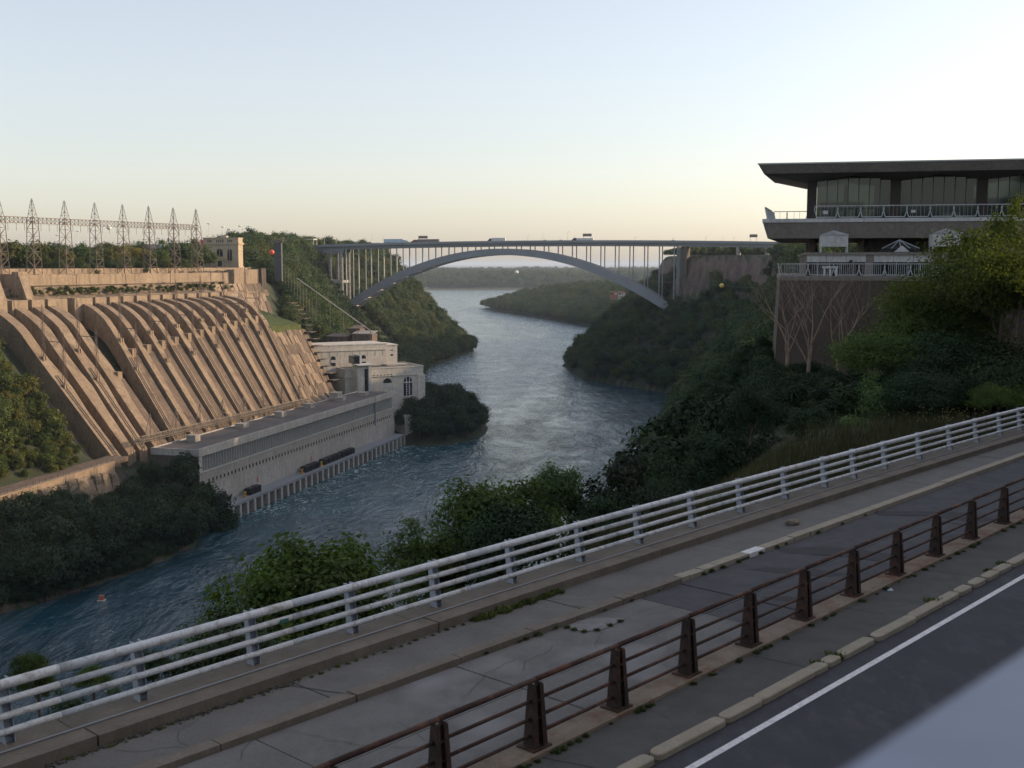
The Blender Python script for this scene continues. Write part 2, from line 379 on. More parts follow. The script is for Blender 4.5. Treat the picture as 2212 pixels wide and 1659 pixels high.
def height(x, y):
    x = np.asarray(x, float); y = np.asarray(y, float)
    W = np.interp(y, W_Y, W_X); E = np.interp(y, E_Y, E_X); Rr = np.interp(y, R_Y, R_X)
    wob = wav(x, y, .045, 1.0)
    # west bank
    d = W - x + 2.5 * wob * sstep(3, 15, W - x)
    Pw = np.interp(y, PW_Y, PW_Z); Pw = np.where(Pw > 98, 98 + (Pw - 98) * sstep(-.285, -.225, x / np.maximum(y, 1)), Pw)
    za = np.interp(d, [-60, -1, 0, 6, 22, 33, 37, 47, 60, 122, 150], [-9, -2, .9, 4.5, 10, 18, 27, 27.5, 38, 0, 0])
    za = np.where(d > 60, 38 + (Pw - 38) * np.clip((d - 60) / 62, 0, 1), za)
    zb = np.interp(d, [-60, -1, 0, 5, 40, 88], [-9, -2, .5, 4, 33, 88]); zb = np.where(d > 88, 88 + (Pw - 88) * np.clip((d - 88) / 22, 0, 1), zb)
    zb = np.where(zb > Pw, Pw, zb)
    k = sstep(430, 660, y); zw = za * (1 - k) + zb * k + wob * 1.2 * sstep(10, 40, d)
    # the plant and its cut
    f, s = fs_of(x, y)
    fl = np.interp(W - x, [0, 14, 20], [-3, 15, 20.5])
    zp = np.where(s < 0, fl, np.where(s < 1.0, rib_z_np(f, np.clip(s, 0, 1)) - 9.0 * sstep(0, .12, s) - 4, 74 + 22.6 * sstep(1.24, 1.30, s)))
    mp = sstep(-.13, -.03, f) * (1 - sstep(1.22, 1.30, f)) * (s > -1.2) * (s < 1.6)
    zw = zw * (1 - mp) + zp * mp
    # east bank
    t = (x - E) / np.maximum(Rr - E, 20.0)
    t2 = t + .035 * wob * sstep(.05, .3, t) * (1 - sstep(.93, 1.0, t)) * sstep(70, 160, y)
    Pe = np.interp(y, PE_Y, PE_Z)
    ze = np.interp(t2, EPR[0], EPR[1]) * Pe
    ze = np.where(t < 0, t * 30, ze)
    low = sstep(1500, 1750, y)
    ze = np.where(t > 0, ze * (1 - low) + low * (np.minimum(10, (x - E) * .2) + 26 * sstep(20, 200, x - E) + np.clip((x - E) - 150, 0, 400) * .03), ze)
    shade_bank = sstep(-14, -34, y) * 20 * (1 - sstep(-300, -400, y)) * sstep(-60, -30, x)  # unseen bank added behind the camera to cut the skylight
    shade_hill = shade_bank + sstep(36, 54, x) * 26 * (1 - sstep(66, 84, y)) * sstep(-400, -300, y) + sstep(70, 88, x) * 24 * sstep(60, 78, y) * (1 - sstep(110, 135, y))  # unseen hills added at the right to keep the foreground in shade
    ze = ze + shade_hill * (y < 200)
    z = np.where(x < (W + E) / 2, zw, ze)
    # low wooded point below the far power house
    pt = np.exp(-(((x + 48) / 27.0) ** 2 + ((y - 690) / 52.0) ** 2) ** 2) * 14 - 1.5
    z = np.where((x > W - 8), np.maximum(z, pt), z)
    z = np.where(z < -9, -9, z)
    z = np.where((x > W) & (x < E) & (pt < -1.4), np.minimum(z, -3), z)
    # beyond the escarpment: the low plain, broken only by the river
    far = sstep(4480, 4700, y)
    plainz = 22 + 10 * sstep(4700, 7500, y) + 5 * wav(x, y, .0021, .4)
    return np.where(y > 4480, np.maximum(plainz * far, z * 0), z)
def hz(x, y): return float(height(np.array([x]), np.array([y]))[0])

def axis(lo, hi, step, far_lo, far_hi, g=1.22):
    a = list(np.arange(lo, hi + .01, step)); s = step; v = lo
    while v > far_lo: s *= g; v -= s; a.insert(0, max(v, far_lo))
    s = step; v = hi
    while v < far_hi: s *= g; v += s; a.append(min(v, far_hi))
    return np.array(a)
ax = axis(-270, 260, 4.0, -42000, 42000, 1.16); ay = axis(-40, 1340, 4.0, -260, 60000, 1.09)
gx, gy = np.meshgrid(ax, ay)
gz = height(gx.ravel(), gy.ravel()).reshape(gx.shape)
nx, ny = len(ax), len(ay)
idx = np.arange(nx * ny).reshape(ny, nx)
gf = np.stack([idx[:-1, :-1].ravel(), idx[:-1, 1:].ravel(), idx[1:, 1:].ravel(), idx[1:, :-1].ravel()], 1)
gm, gnt, gb = new_mat('ground')
gv = objvec(gnt, which='Position')
g1 = noise(gnt, .09, 6, .65, gv)
gcol = ramp(gnt, g1, [(.3, (.020, .028, .012)), (.7, (.045, .058, .022))])
g2 = noise(gnt, .16, 7, .72, objvec(gnt, (1, 1, .35), which='Position'), .6)
rockc = ramp(gnt, g2, [(.34, (.055, .04, .034)), (.5, (.11, .08, .066)), (.68, (.17, .12, .10))])
geo = gnt.nodes.new('ShaderNodeNewGeometry'); sep = gnt.nodes.new('ShaderNodeSeparateXYZ'); gnt.links.new(geo.outputs['True Normal'], sep.inputs[0])
sp = gnt.nodes.new('ShaderNodeSeparateXYZ'); gnt.links.new(geo.outputs['Position'], sp.inputs[0])
steep = ramp(gnt, math_n(gnt, 'ADD', sep.outputs[2], math_n(gnt, 'MULTIPLY', math_n(gnt, 'SUBTRACT', g2, .5), .5)), [(.45, 1.0), (.56, 0.0)])
gcol = mix(gnt, steep, gcol, rockc)
farm = noise(gnt, .0016, 5, .6, objvec(gnt, (1, .35, 1), which='Position'))
fcol = ramp(gnt, farm, [(.4, (.035, .05, .022)), (.5, (.05, .06, .028)), (.62, (.13, .125, .06))])
isfar = ramp(gnt, math_n(gnt, 'DIVIDE', sp.outputs[1], 10000.0), [(.46, 0.0), (.5, 1.0)])
gcol = mix(gnt, isfar, gcol, fcol)
gnt.links.new(gcol, gb.inputs['Base Color']); gb.inputs['Roughness'].default_value = .95
bump(gnt, gb, g2, .9, 1.2)
ground = obj('ground', np_mesh('ground', np.stack([gx.ravel(), gy.ravel(), gz.ravel()], 1), gf, gm, True), kind='structure')

# ------------------------------------------------------------------ the river
wm, wt, wb = new_mat('river_water')
wv = objvec(wt, which='Position')
flow = objvec(wt, (1.0, .42, 1), (0, 0, R(-12)), which='Position')
big = noise(wt, .026, 5, .65, objvec(wt, (1.0, .45, 1), (0, 0, R(-25)), which='Position'), 1.5)
mid = noise(wt, .075, 5, .62, flow, 1.2)
fine = noise(wt, .42, 5, .65, flow, .5)
ripple = noise(wt, 1.9, 3, .6, flow)
h = math_n(wt, 'ADD', math_n(wt, 'MULTIPLY', mid, 4.2), math_n(wt, 'ADD', math_n(wt, 'MULTIPLY', fine, 1.1), math_n(wt, 'MULTIPLY', ripple, .14)))
wbm = bump(wt, wb, h, 1.0, 1.0)
wt.links.new(ramp(wt, big, [(.36, .28), (.60, .95)]), wbm.inputs['Strength'])
wpos = wt.nodes.new('ShaderNodeNewGeometry'); ws = wt.nodes.new('ShaderNodeSeparateXYZ'); wt.links.new(wpos.outputs['Position'], ws.inputs[0])
# broken water below the turbine outlets: distance in front of the power house line
dist = math_n(wt, 'ADD', math_n(wt, 'MULTIPLY', ws.outputs[0], .969), math_n(wt, 'MULTIPLY', ws.outputs[1], -.249))
dist = math_n(wt, 'ADD', dist, 220.0)           # 0 at the piers, growing into the river
near = ramp(wt, math_n(wt, 'DIVIDE', dist, 100.0), [(.0, 1.0), (.22, .55), (.8, .12), (1.0, .05)])
near = math_n(wt, 'MULTIPLY', near, ramp(wt, math_n(wt, 'DIVIDE', ws.outputs[1], 1000.0), [(.40, 0.0), (.46, 1.0)]))
fo = noise(wt, .23, 8, .78, objvec(wt, (1.0, .6, 1), (0, 0, R(-40)), which='Position'), 2.2)
foam = ramp(wt, math_n(wt, 'ADD', fo, math_n(wt, 'MULTIPLY', near, .13)), [(.62, 0.0), (.72, .75)])
lines = noise(wt, .020, 5, .62, objvec(wt, (1.0, .30, 1), (0, 0, R(-14)), which='Position'), 3.2)
slick = ramp(wt, lines, [(.47, 0.0), (.50, .15), (.515, .15), (.55, 0.0)])
foam = math_n(wt, 'MAXIMUM', foam, math_n(wt, 'MULTIPLY', slick, fo))
depth = noise(wt, .02, 4, .6, wv, 1.0)
deep = ramp(wt, depth, [(.35, (.005, .028, .046)), (.65, (.012, .056, .076))])
deep = mix(wt, math_n(wt, 'MULTIPLY', near, .6), deep, (.02, .10, .12))
wt.links.new(mix(wt, foam, deep, (.55, .60, .60)), wb.inputs['Base Color'])
wt.links.new(mix(wt, foam, (.10, .10, .10), (.8, .8, .8)), wb.inputs['Roughness'])
wb.inputs['IOR'].default_value = 1.33
river = obj('river', np_mesh('river', [(-1500, -200, 0), (1500, -200, 0), (1500, 4650, 0), (-1500, 4650, 0)], [(0, 1, 2, 3)], wm), kind='structure')

# ------------------------------------------------------------------ plants
def crown_arrays(seed, clumps, per, leaf, rx, rz, cr, zc, openness=.55, lobes=6, flat=.0, aspect=.55, rag=.42):
    r = np.random.RandomState(seed)
    d = r.normal(size=(clumps, 3)); d /= np.linalg.norm(d, axis=1)[:, None]
    d[:, 2] = np.where(d[:, 2] < -.35, -d[:, 2], d[:, 2])
    L = r.normal(size=(lobes, 3)); L /= np.linalg.norm(L, axis=1)[:, None]; amp = r.uniform(-rag * .9, rag, lobes)
    rad = 1 + (np.clip(d @ L.T, 0, 1) ** 3 * amp).sum(1)
    rr = (openness + (1 - openness) * r.uniform(0, 1, clumps)) * rad
    c = d * rr[:, None] * np.array([rx, rx, rz])
    n = clumps * per
    off = r.normal(size=(n, 3)) * cr * np.array([1, 1, .62])
    p = np.repeat(c, per, 0) + off
    nrm = p / np.array([rx, rx, rz]); nrm /= (np.linalg.norm(nrm, axis=1)[:, None] + 1e-6)
    nrm = nrm * .75 + off / cr * .35 + np.array([0, 0, .35]) + r.normal(size=(n, 3)) * .55
    nrm /= np.linalg.norm(nrm, axis=1)[:, None]
    a = np.cross(nrm, r.normal(size=(n, 3))); a /= np.linalg.norm(a, axis=1)[:, None]
    b = np.cross(nrm, a); sz = (leaf * r.uniform(.6, 1.35, n))[:, None]
    p[:, 2] += zc
    v = np.stack([p - a * sz, p - b * sz * aspect + nrm * sz * .1, p + a * sz, p + b * sz * aspect + nrm * sz * .1], 1).reshape(-1, 3)
    fa = np.arange(n * 4).reshape(n, 4)
    return v, fa, c + np.array([0, 0, zc])
def crown_mesh(name, mat, **k):
    v, fa, c = crown_arrays(**k); return np_mesh(name, v, fa, mat), c
def trunk_mesh(name, mat, h, r0, limbs, seed, n=6):
    rr = random.Random(seed); mb = MB()
    top = Vector((rr.uniform(-.3, .3), rr.uniform(-.3, .3), h))
    mb.tube([(0, 0, -.8), (top.x * .2, 0, h * .35), (top.x * .6, top.y * .6, h * .7), top], [r0 * 1.25, r0, r0 * .7, r0 * .3], n)
    for c in limbs:
        t = rr.uniform(.35, .8); s = Vector((top.x * t * .7, top.y * t * .7, h * t)); e = Vector(c)
        m = (s + e) / 2 + Vector((0, 0, -.15 * (e - s).length))
        mb.tube([s, m, e], [r0 * .38, r0 * .25, r0 * .08], 5, False)
    return mb.mesh(name, mat)

def proto_set(prefix, mats, count, **k):
    out = []
    for i in range(count):
        kk = dict(k); kk['seed'] = 100 + i * 17 + len(prefix)
        kk['rx'] = k['rx'] * [1, .85, 1.12, .95, 1.05, .8][i % 6]; kk['rz'] = k['rz'] * [1, 1.15, .85, 1.3, .95, 1.1][i % 6]
        me, c = crown_mesh(prefix, mats[i % len(mats)], **kk)
        out.append((me, trunk_mesh(prefix + '_trunk', M['bark'], k['zc'], .035 * k['rz'] + .08, c[::max(1, len(c) // 7)][:7], i)))
    return out
P_far = proto_set('forest_crown', [M['leaf_forest']], 6, clumps=90, per=18, leaf=.5, rx=4.3, rz=4.3, cr=1.05, zc=5.4)
P_shade = proto_set('shade_crown', [M['leaf_shade']], 6, clumps=110, per=22, leaf=.42, rx=4.4, rz=4.4, cr=.85, zc=5.6)
P_olive = proto_set('olive_crown', [M['leaf_olive']], 5, clumps=95, per=20, leaf=.42, rx=3.4, rz=3.4, cr=.75, zc=4.3)

def proto_collection(name, protos):
    c = bpy.data.collections.new(name)
    for i, (me, tr) in enumerate(protos):
        o = bpy.data.objects.new('crown', me); c.objects.link(o)
    return c
C_far = proto_collection('forest_crowns', P_far)
def forest_nodes(col):
    ng = bpy.data.node_groups.new('forest', 'GeometryNodeTree')
    ng.interface.new_socket('Geometry', in_out='INPUT', socket_type='NodeSocketGeometry')
    ng.interface.new_socket('Geometry', in_out='OUTPUT', socket_type='NodeSocketGeometry')
    gi = ng.nodes.new('NodeGroupInput'); go = ng.nodes.new('NodeGroupOutput')
    ip = ng.nodes.new('GeometryNodeInstanceOnPoints'); ci = ng.nodes.new('GeometryNodeCollectionInfo')
    ci.inputs['Collection'].default_value = col; ci.inputs['Separate Children'].default_value = True; ci.inputs['Reset Children'].default_value = True
    ip.inputs['Pick Instance'].default_value = True
    def attr(nm, t):
        a = ng.nodes.new('GeometryNodeInputNamedAttribute'); a.data_type = t; a.inputs['Name'].default_value = nm; return a.outputs['Attribute']
    ng.links.new(gi.outputs[0], ip.inputs['Points']); ng.links.new(ci.outputs[0], ip.inputs['Instance'])
    ng.links.new(attr('pick', 'INT'), ip.inputs['Instance Index'])
    cx = ng.nodes.new('ShaderNodeCombineXYZ'); ng.links.new(attr('turn', 'FLOAT'), cx.inputs[2])
    er = ng.nodes.new('FunctionNodeEulerToRotation'); ng.links.new(cx.outputs[0], er.inputs[0]); ng.links.new(er.outputs[0], ip.inputs['Rotation'])
    ng.links.new(attr('size', 'FLOAT'), ip.inputs['Scale'])
    ng.links.new(ip.outputs[0], go.inputs[0]); return ng
NG_far = forest_nodes(C_far); NG_olive = forest_nodes(proto_collection('olive_crowns', P_olive)); NG_shade = forest_nodes(proto_collection('shade_crowns', P_shade))
def forest(name, pts, sizes, label, ng=NG_far, ncol=6):
    me = bpy.data.meshes.new(name); n = len(pts)
    me.vertices.add(n); me.vertices.foreach_set('co', np.asarray(pts, np.float32).ravel())
    for nm, t, val in (('pick', 'INT', nr.randint(0, ncol, n)), ('turn', 'FLOAT', nr.uniform(0, 6.28, n).astype(np.float32)), ('size', 'FLOAT', np.asarray(sizes, np.float32))):
        me.attributes.new(nm, t, 'POINT').data.foreach_set('value', val)
    o = obj(name, me, label=label, cat='forest', kind='stuff')
    md = o.modifiers.new('grow', 'NODES'); md.node_group = ng
    return o
def scatter(x0, x1, y0, y1, step, keep, jit=.45):
    X, Y = np.meshgrid(np.arange(x0, x1, step), np.arange(y0, y1, step)); X = X.ravel(); Y = Y.ravel()
    X = X + nr.uniform(-jit, jit, len(X)) * step; Y = Y + nr.uniform(-jit, jit, len(Y)) * step
    Z = height(X, Y); m = keep(X, Y, Z) & (Z > .6)
    return np.stack([X[m], Y[m], Z[m] - .6], 1)
WX = lambda y: np.interp(y, W_Y, W_X)
EX = lambda y: np.interp(y, E_Y, E_X)
RX = lambda y: np.interp(y, R_Y, R_X)
def in_view(X, Y, Z, pad=60):
    u = CX + F * X / np.maximum(Y, 1); return (u > -pad) & (u < 2212 + pad)

def rank_labels(items, rows, fmt):
    # tell look-alikes apart by their row and their place in it, counted from the left of the picture
    NUM = ['first', 'second', 'third', 'fourth', 'fifth', 'sixth', 'seventh', 'eighth', 'ninth', 'tenth', 'eleventh', 'twelfth', 'thirteenth', 'fourteenth', 'fifteenth', 'sixteenth', 'seventeenth', 'eighteenth', 'nineteenth', 'twentieth'] + ['twenty-' + w for w in ('first', 'second', 'third', 'fourth', 'fifth', 'sixth', 'seventh', 'eighth', 'ninth')] + ['thirtieth'] + ['thirty-' + w for w in ('first', 'second', 'third', 'fourth', 'fifth', 'sixth', 'seventh', 'eighth', 'ninth')]
    items = sorted(items, key=lambda t: t[1]); n = len(items); k = len(rows)
    for r in range(k):
        part = sorted(items[n * r // k: n * (r + 1) // k], key=lambda t: proj(t[0].location)[0])
        for i, t in enumerate(part): t[0]['label'] = fmt % (rows[r], NUM[i])
# woods that read as one mass
def west_gorge(X, Y, Z):
    f, s = fs_of(X, Y)
    hillroad = (np.abs(X + 100) < 26) & (Y < 720) & (Y > 600)
    foot = (X > -178) & (X < -100) & (Y > 955) & (Y < 1075) & (X < -.08 * Y - 20)
    return (X < WX(Y)) & ~foot & ~((X / Y < -.20) & (X / Y > -.29) & (Y < 735)) & in_view(X, Y, Z) & ~((f > -.6) & (f < 1.42) & (Y < 700)) & ~((X > -128) & (Y < 700)) & (X > -230)
p = scatter(-330, -30, 640, 1480, 6.6, west_gorge)
p2 = scatter(-178, -100, 955, 1075, 6, lambda X, Y, Z: (X < -.08 * Y - 20) & (X < WX(Y))); k_ = len(p); p = np.concatenate([p, p2])
forest('gorge_wood', p, np.where(np.arange(len(p)) < k_, nr.uniform(.75, 1.55, len(p)), .35), 'sunlit green wood climbing the far bank left of and below the arch bridge')
p = scatter(-420, -120, 690, 1500, 9, lambda X, Y, Z: (X < WX(Y) - 100) & in_view(X, Y, Z) & (X <= -205))
forest('plateau_wood', p, nr.uniform(.95, 1.3, len(p)), 'dark wood on the plateau behind the dam and left end of the bridge')
p = scatter(20, 330, 330, 1330, 7.4, lambda X, Y, Z: (X > EX(Y)) & in_view(X, Y, Z) & ~((Z > 84 + 10 * wav(X, Y, .06, 2.)) & (Z < 106) & (Y > 855) & (X < RX(Y) + 3)) & ~((X > 112) & (X < 175) & (Y > 925) & (Y < 985)) & ~((X > RX(Y)) & (X < RX(Y) + 40) & (Y > 860) & (Y < 1010) & (nr.rand(len(X)) < .75)) & ~((X > RX(Y)) & (Y > 905) & (Y < 960)))
p2 = scatter(105, 178, 920, 990, 4.2, lambda X, Y, Z: (X > 112) & (Z < 70)); p = np.concatenate([p, p2]); smallb = np.arange(len(p)) >= len(p) - len(p2)
forest('bank_wood', p, np.where(smallb, .5, np.where(p[:, 2] > 95, nr.uniform(.5, .95, len(p)), nr.uniform(.8, 1.4, len(p)))), 'shaded blue-green wood covering the right bank below the cliff and bridge foot')
p = scatter(-90, 900, 1500, 2700, 13, lambda X, Y, Z: (X > EX(Y)) & in_view(X, Y, Z))
forest('low_point_wood', p, nr.uniform(1.3, 2.1, len(p)), 'low wooded point in the river beyond the bridge arch')
p = scatter(-1900, 2400, 4500, 7600, 34, lambda X, Y, Z: in_view(X, Y, Z) & (wav(X, Y, .004, 1.3) > -.75))
forest('far_shore_wood', p, nr.uniform(2.6, 4.2, len(p)), 'pale hazy wood along the far shore seen under the arch')

# single trees
TREE_N = 0; ROOTS = []
def tree(name, protos, x, y, size, label, group, z=None, k=None, mat=None, tz=None, cat='tree', sink=.3, squash=1.0):
    global TREE_N
    TREE_N += 1
    z = hz(x, y) if z is None else z
    root = empty(name, (x, y, z - sink), rnd.uniform(0, 6.28), label, cat, group)
    root.scale = (size, size, size * squash); ROOTS.append(root)
    me, tr = protos[(TREE_N if k is None else k) % len(protos)]
    c = obj('crown', me, root); obj('trunk', tr, root)
    if mat:
        c.material_slots[0].link = 'OBJECT'; c.material_slots[0].material = mat
    return root
lab_a = []; lab_b = []; lab_c = []; lab_d = []; lab_e = []
p = scatter(-262, -96, 262, 448, 6.9, lambda X, Y, Z: (X < WX(Y) + 1) & (X > WX(Y) - 36 - 6 * (Y < 360)) & in_view(X, Y, Z, 110) & ~((Y > 436) & (X > -138)))
for q in p:
    px = proj(q)[0]; yt = np.interp(px, [0, 130, 240, 290, 320, 520], [1075, 1062, 1075, 1030, 1000, 1150])
    s = min(rnd.uniform(.95, 1.4), (at_y(px, yt, q[1]).z - q[2]) / 10.6)
    if s < .3: continue
    s = max(s, .5)
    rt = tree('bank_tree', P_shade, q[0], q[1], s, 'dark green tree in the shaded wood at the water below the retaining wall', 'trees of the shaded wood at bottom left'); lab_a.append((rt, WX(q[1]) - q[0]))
rank_labels(lab_a, ['at the water', 'in the second row up', 'in the third row up', 'in the top row'], 'dark green tree %s of the shaded lower-left wood, %s from left')
for (px, py, Y, s) in ((395, 985, 428, 1), (352, 1010, 424, 1), (310, 1050, 420, 1), (430, 1030, 428, 1), (462, 1060, 430, 1), (486, 1100, 430, 1), (375, 1060, 415, 1), (430, 1090, 415, 1), (330, 1085, 408, 1), (480, 1130, 424, 1)):
    q = at_y(px, py, Y); z = hz(q.x, Y) - 1
    tree('bank_tree', P_shade, q.x, Y, min(2.1, max(.6, (q.z - z) / 10.4)), 'tree standing against the near corner of the long power house', 'trees hiding the near corner of the power house', z=z); lab_e.append((bpy.data.objects[-1] if False else ROOTS[-1], -Y))
rank_labels(lab_e, ['upper', 'lower'], 'tree in the %s clump against the near corner of the power house, %s from left')
p = scatter(-262, -140, 360, 476, 5.0, lambda X, Y, Z: (Z > 28.2) & (Z < 93) & in_view(X, Y, Z, 110) & (fs_of(X, Y)[0] < -.17))
for q in p:
    if TREE_N > 330: break
    lab_b.append((None, q[2])); tree('hillside_tree', P_olive, q[0], q[1], rnd.uniform(.65, 1.35) * (.6 if q[2] < 33 else 1), 'sunlit olive and yellow-green tree on the slope left of the concrete ribs', 'trees on the sunlit slope at the left edge'); lab_b[-1] = (ROOTS[-1], q[2])
rank_labels(lab_b, ['bottom row', 'second row up', 'third row up', 'fourth row up', 'top row'], 'olive tree in the %s of the sunlit left slope, %s from left')
p = scatter(-80, -16, 636, 742, 8.5, lambda X, Y, Z: (Z < 15) & (X > WX(Y) + 2))
for q in p:
    tree('point_tree', P_shade, q[0], q[1], rnd.uniform(1.0, 1.5), 'dark tree on the small point beside the white power house', 'trees on the point beside the white power house'); lab_c.append((ROOTS[-1], q[1]))
rank_labels(lab_c, ['front row', 'second row', 'third row', 'back row'], 'dark tree in the %s on the small river point, %s from left')
p = scatter(-320, -120, 545, 860, 7.5, lambda X, Y, Z: (Z > 90) & in_view(X, Y, Z) & (X / Y < -.222) & ~((X / Y > -.275) & (Y < 712)) & ((X - Y * -.4465) / (Y * .27) < 1.2))
forest('undergrowth', p, nr.uniform(.4, .75, len(p)), 'low dark undergrowth beneath the belt of trees behind the dam')
p = scatter(-262, -96, 262, 450, 3.6, lambda X, Y, Z: (X < WX(Y) + 1.5) & (X > WX(Y) - 30) & in_view(X, Y, Z, 110) & ~((Y > 436) & (X > -138)))
p = np.concatenate([p, scatter(-200, -96, 240, 450, 1.9, lambda X, Y, Z: (X < WX(Y) + 1) & (X > WX(Y) - 8) & in_view(X, Y, Z, 110) & (Y < 436))])
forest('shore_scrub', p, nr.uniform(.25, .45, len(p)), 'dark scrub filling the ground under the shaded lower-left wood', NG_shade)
# rim trees behind the dam
RN = [-1, -1, -1]; N12 = ['first', 'second', 'third', 'fourth', 'fifth', 'sixth', 'seventh', 'eighth', 'ninth']
for (px, s, hh, kind) in ((14, 1.35, 0, 1), (40, 1.0, 0, 0), (62, 1.1, 0, 2), (92, 1.2, 0, 1), (112, .8, 0, 0), (140, 1.0, 0, 1), (170, .9, 0, 0), (196, 1.05, 0, 2), (236, .9, 0, 1),
                          (262, 1.15, 0, 1), (300, 1.2, 0, 1), (318, .8, 0, 2), (352, 1.0, 0, 2), (372, 1.2, 0, 0), (400, 1.3, 0, 0), (418, 1.2, 0, 2), (440, 1.1, 0, 0), (456, .9, 0, 0)):
    Y = 505 + (px / 460) * 130 + 22 + rnd.uniform(-4, 10); x = (px - CX) / F * Y
    m = [M['leaf_forest'], M['leaf_rim'], M['leaf_near']][kind]; RN[kind] += 1
    tree('rim_tree', P_olive, x, Y, s * 1.35, ['dark green', 'yellow-green', 'mid green'][kind] + ' tree just behind the dam parapet, ' + N12[RN[kind]] + ' of its colour from left', 'trees in the row behind the dam parapet', z=97.2, mat=m)
for i in range(58):
    px = -20 + i * 9.8 + rnd.uniform(-4, 4); Y = rnd.uniform(640, 780); x = (px - CX) / F * Y
    if px > 425: Y = rnd.uniform(735, 800); x = (px - CX) / F * Y
    tree('plateau_tree', P_far, x, Y, rnd.uniform(1.0, 1.35), 'tall dark tree of the belt behind the lattice gantry', 'trees of the dark belt behind the gantry', z=97); lab_d.append((ROOTS[-1], Y))
rank_labels(lab_d, ['front', 'middle', 'back'], 'tall dark tree in the %s line of the belt behind the gantry, %s from left')
# ------------------------------------------------------------------ the dam with its concrete ribs
RIB_TOP_X = [-14, 35, 74, 106, 179, 208, 240, 268, 298, 326, 353, 379, 405, 431, 456, 480]
RIB_BOT_X = [252, 285, 310, 340, 382, 418, 450, 478, 505, 530, 554, 577, 598, 619, 638, 656]
def f_on(line_o, line_d, L, px, z):
    lo, hi = -1.5, 2.5
    for _ in range(50):
        m = (lo + hi) / 2; q = line_o + line_d * L * m
        if proj((q[0], q[1], z))[0] < px: lo = m
        else: hi = m
    return (lo + hi) / 2
BF = [f_on(B0, DB, LB, px, 27) for px in RIB_BOT_X]
TF = [f_on(T0, DT, LT, px, 83) for px in RIB_TOP_X]
dam = empty('power_dam', (-185, 500, 24), 0, 'huge sunlit concrete dam wall with sloping ribs above the long power house', 'dam')
def put(mb, name, mat, parent, **k):
    # parts are written in place coordinates; their thing stands elsewhere
    o = mb.build(name, mat, parent, **k)
    if parent is not None: o.matrix_parent_inverse = parent.matrix_world.inverted() if False else Matrix.Translation(parent.location).inverted() if parent.parent is None and parent.rotation_euler.z == 0 else Matrix.Identity(4)
    return o
def lerp(a, b, t): return a + (b - a) * t
def path_pt(bf, tf, s):
    b = base_pt(bf); t = top_pt(tf); return b + (t - b) * s
SS = [0, .12, .25, .38, .46, .54, .60, .66, .72, .78, .85, .92, 1.0]
def ribbon(bf, tf, s_list, width, zoff, drop, side, bulge=None, endz=None):
    # a thick curved slab following the slope; side = offset of its centre along the dam
    mb = MB(); rows = []
    for s in s_list:
        c = path_pt(bf, tf, s); fm = lerp(bf, tf, s); z = rib_z(fm, s) + zoff
        w = width * (1 + (bulge(s) if bulge else 0))
        dirv = DB * (1 - s) + DT * s; dirv = dirv / np.linalg.norm(dirv)
        # downhill direction for the drop
        a = c + dirv * (side - width / 2); b = c + dirv * (side - width / 2 + w)
        rows.append(((a[0], a[1], z), (b[0], b[1], z), (b[0], b[1], z - drop), (a[0], a[1], z - drop)))
    k = 0
    for r in rows: mb.v += list(r)
    for i in range(len(rows) - 1):
        p = i * 4; q = p + 4
        for j in range(4): mb.f.append((p + j, q + j, q + (j + 1) % 4, p + (j + 1) % 4))
    mb.f.append((3, 2, 1, 0)); e = len(mb.v) - 4; mb.f.append((e, e + 1, e + 2, e + 3))
    return mb
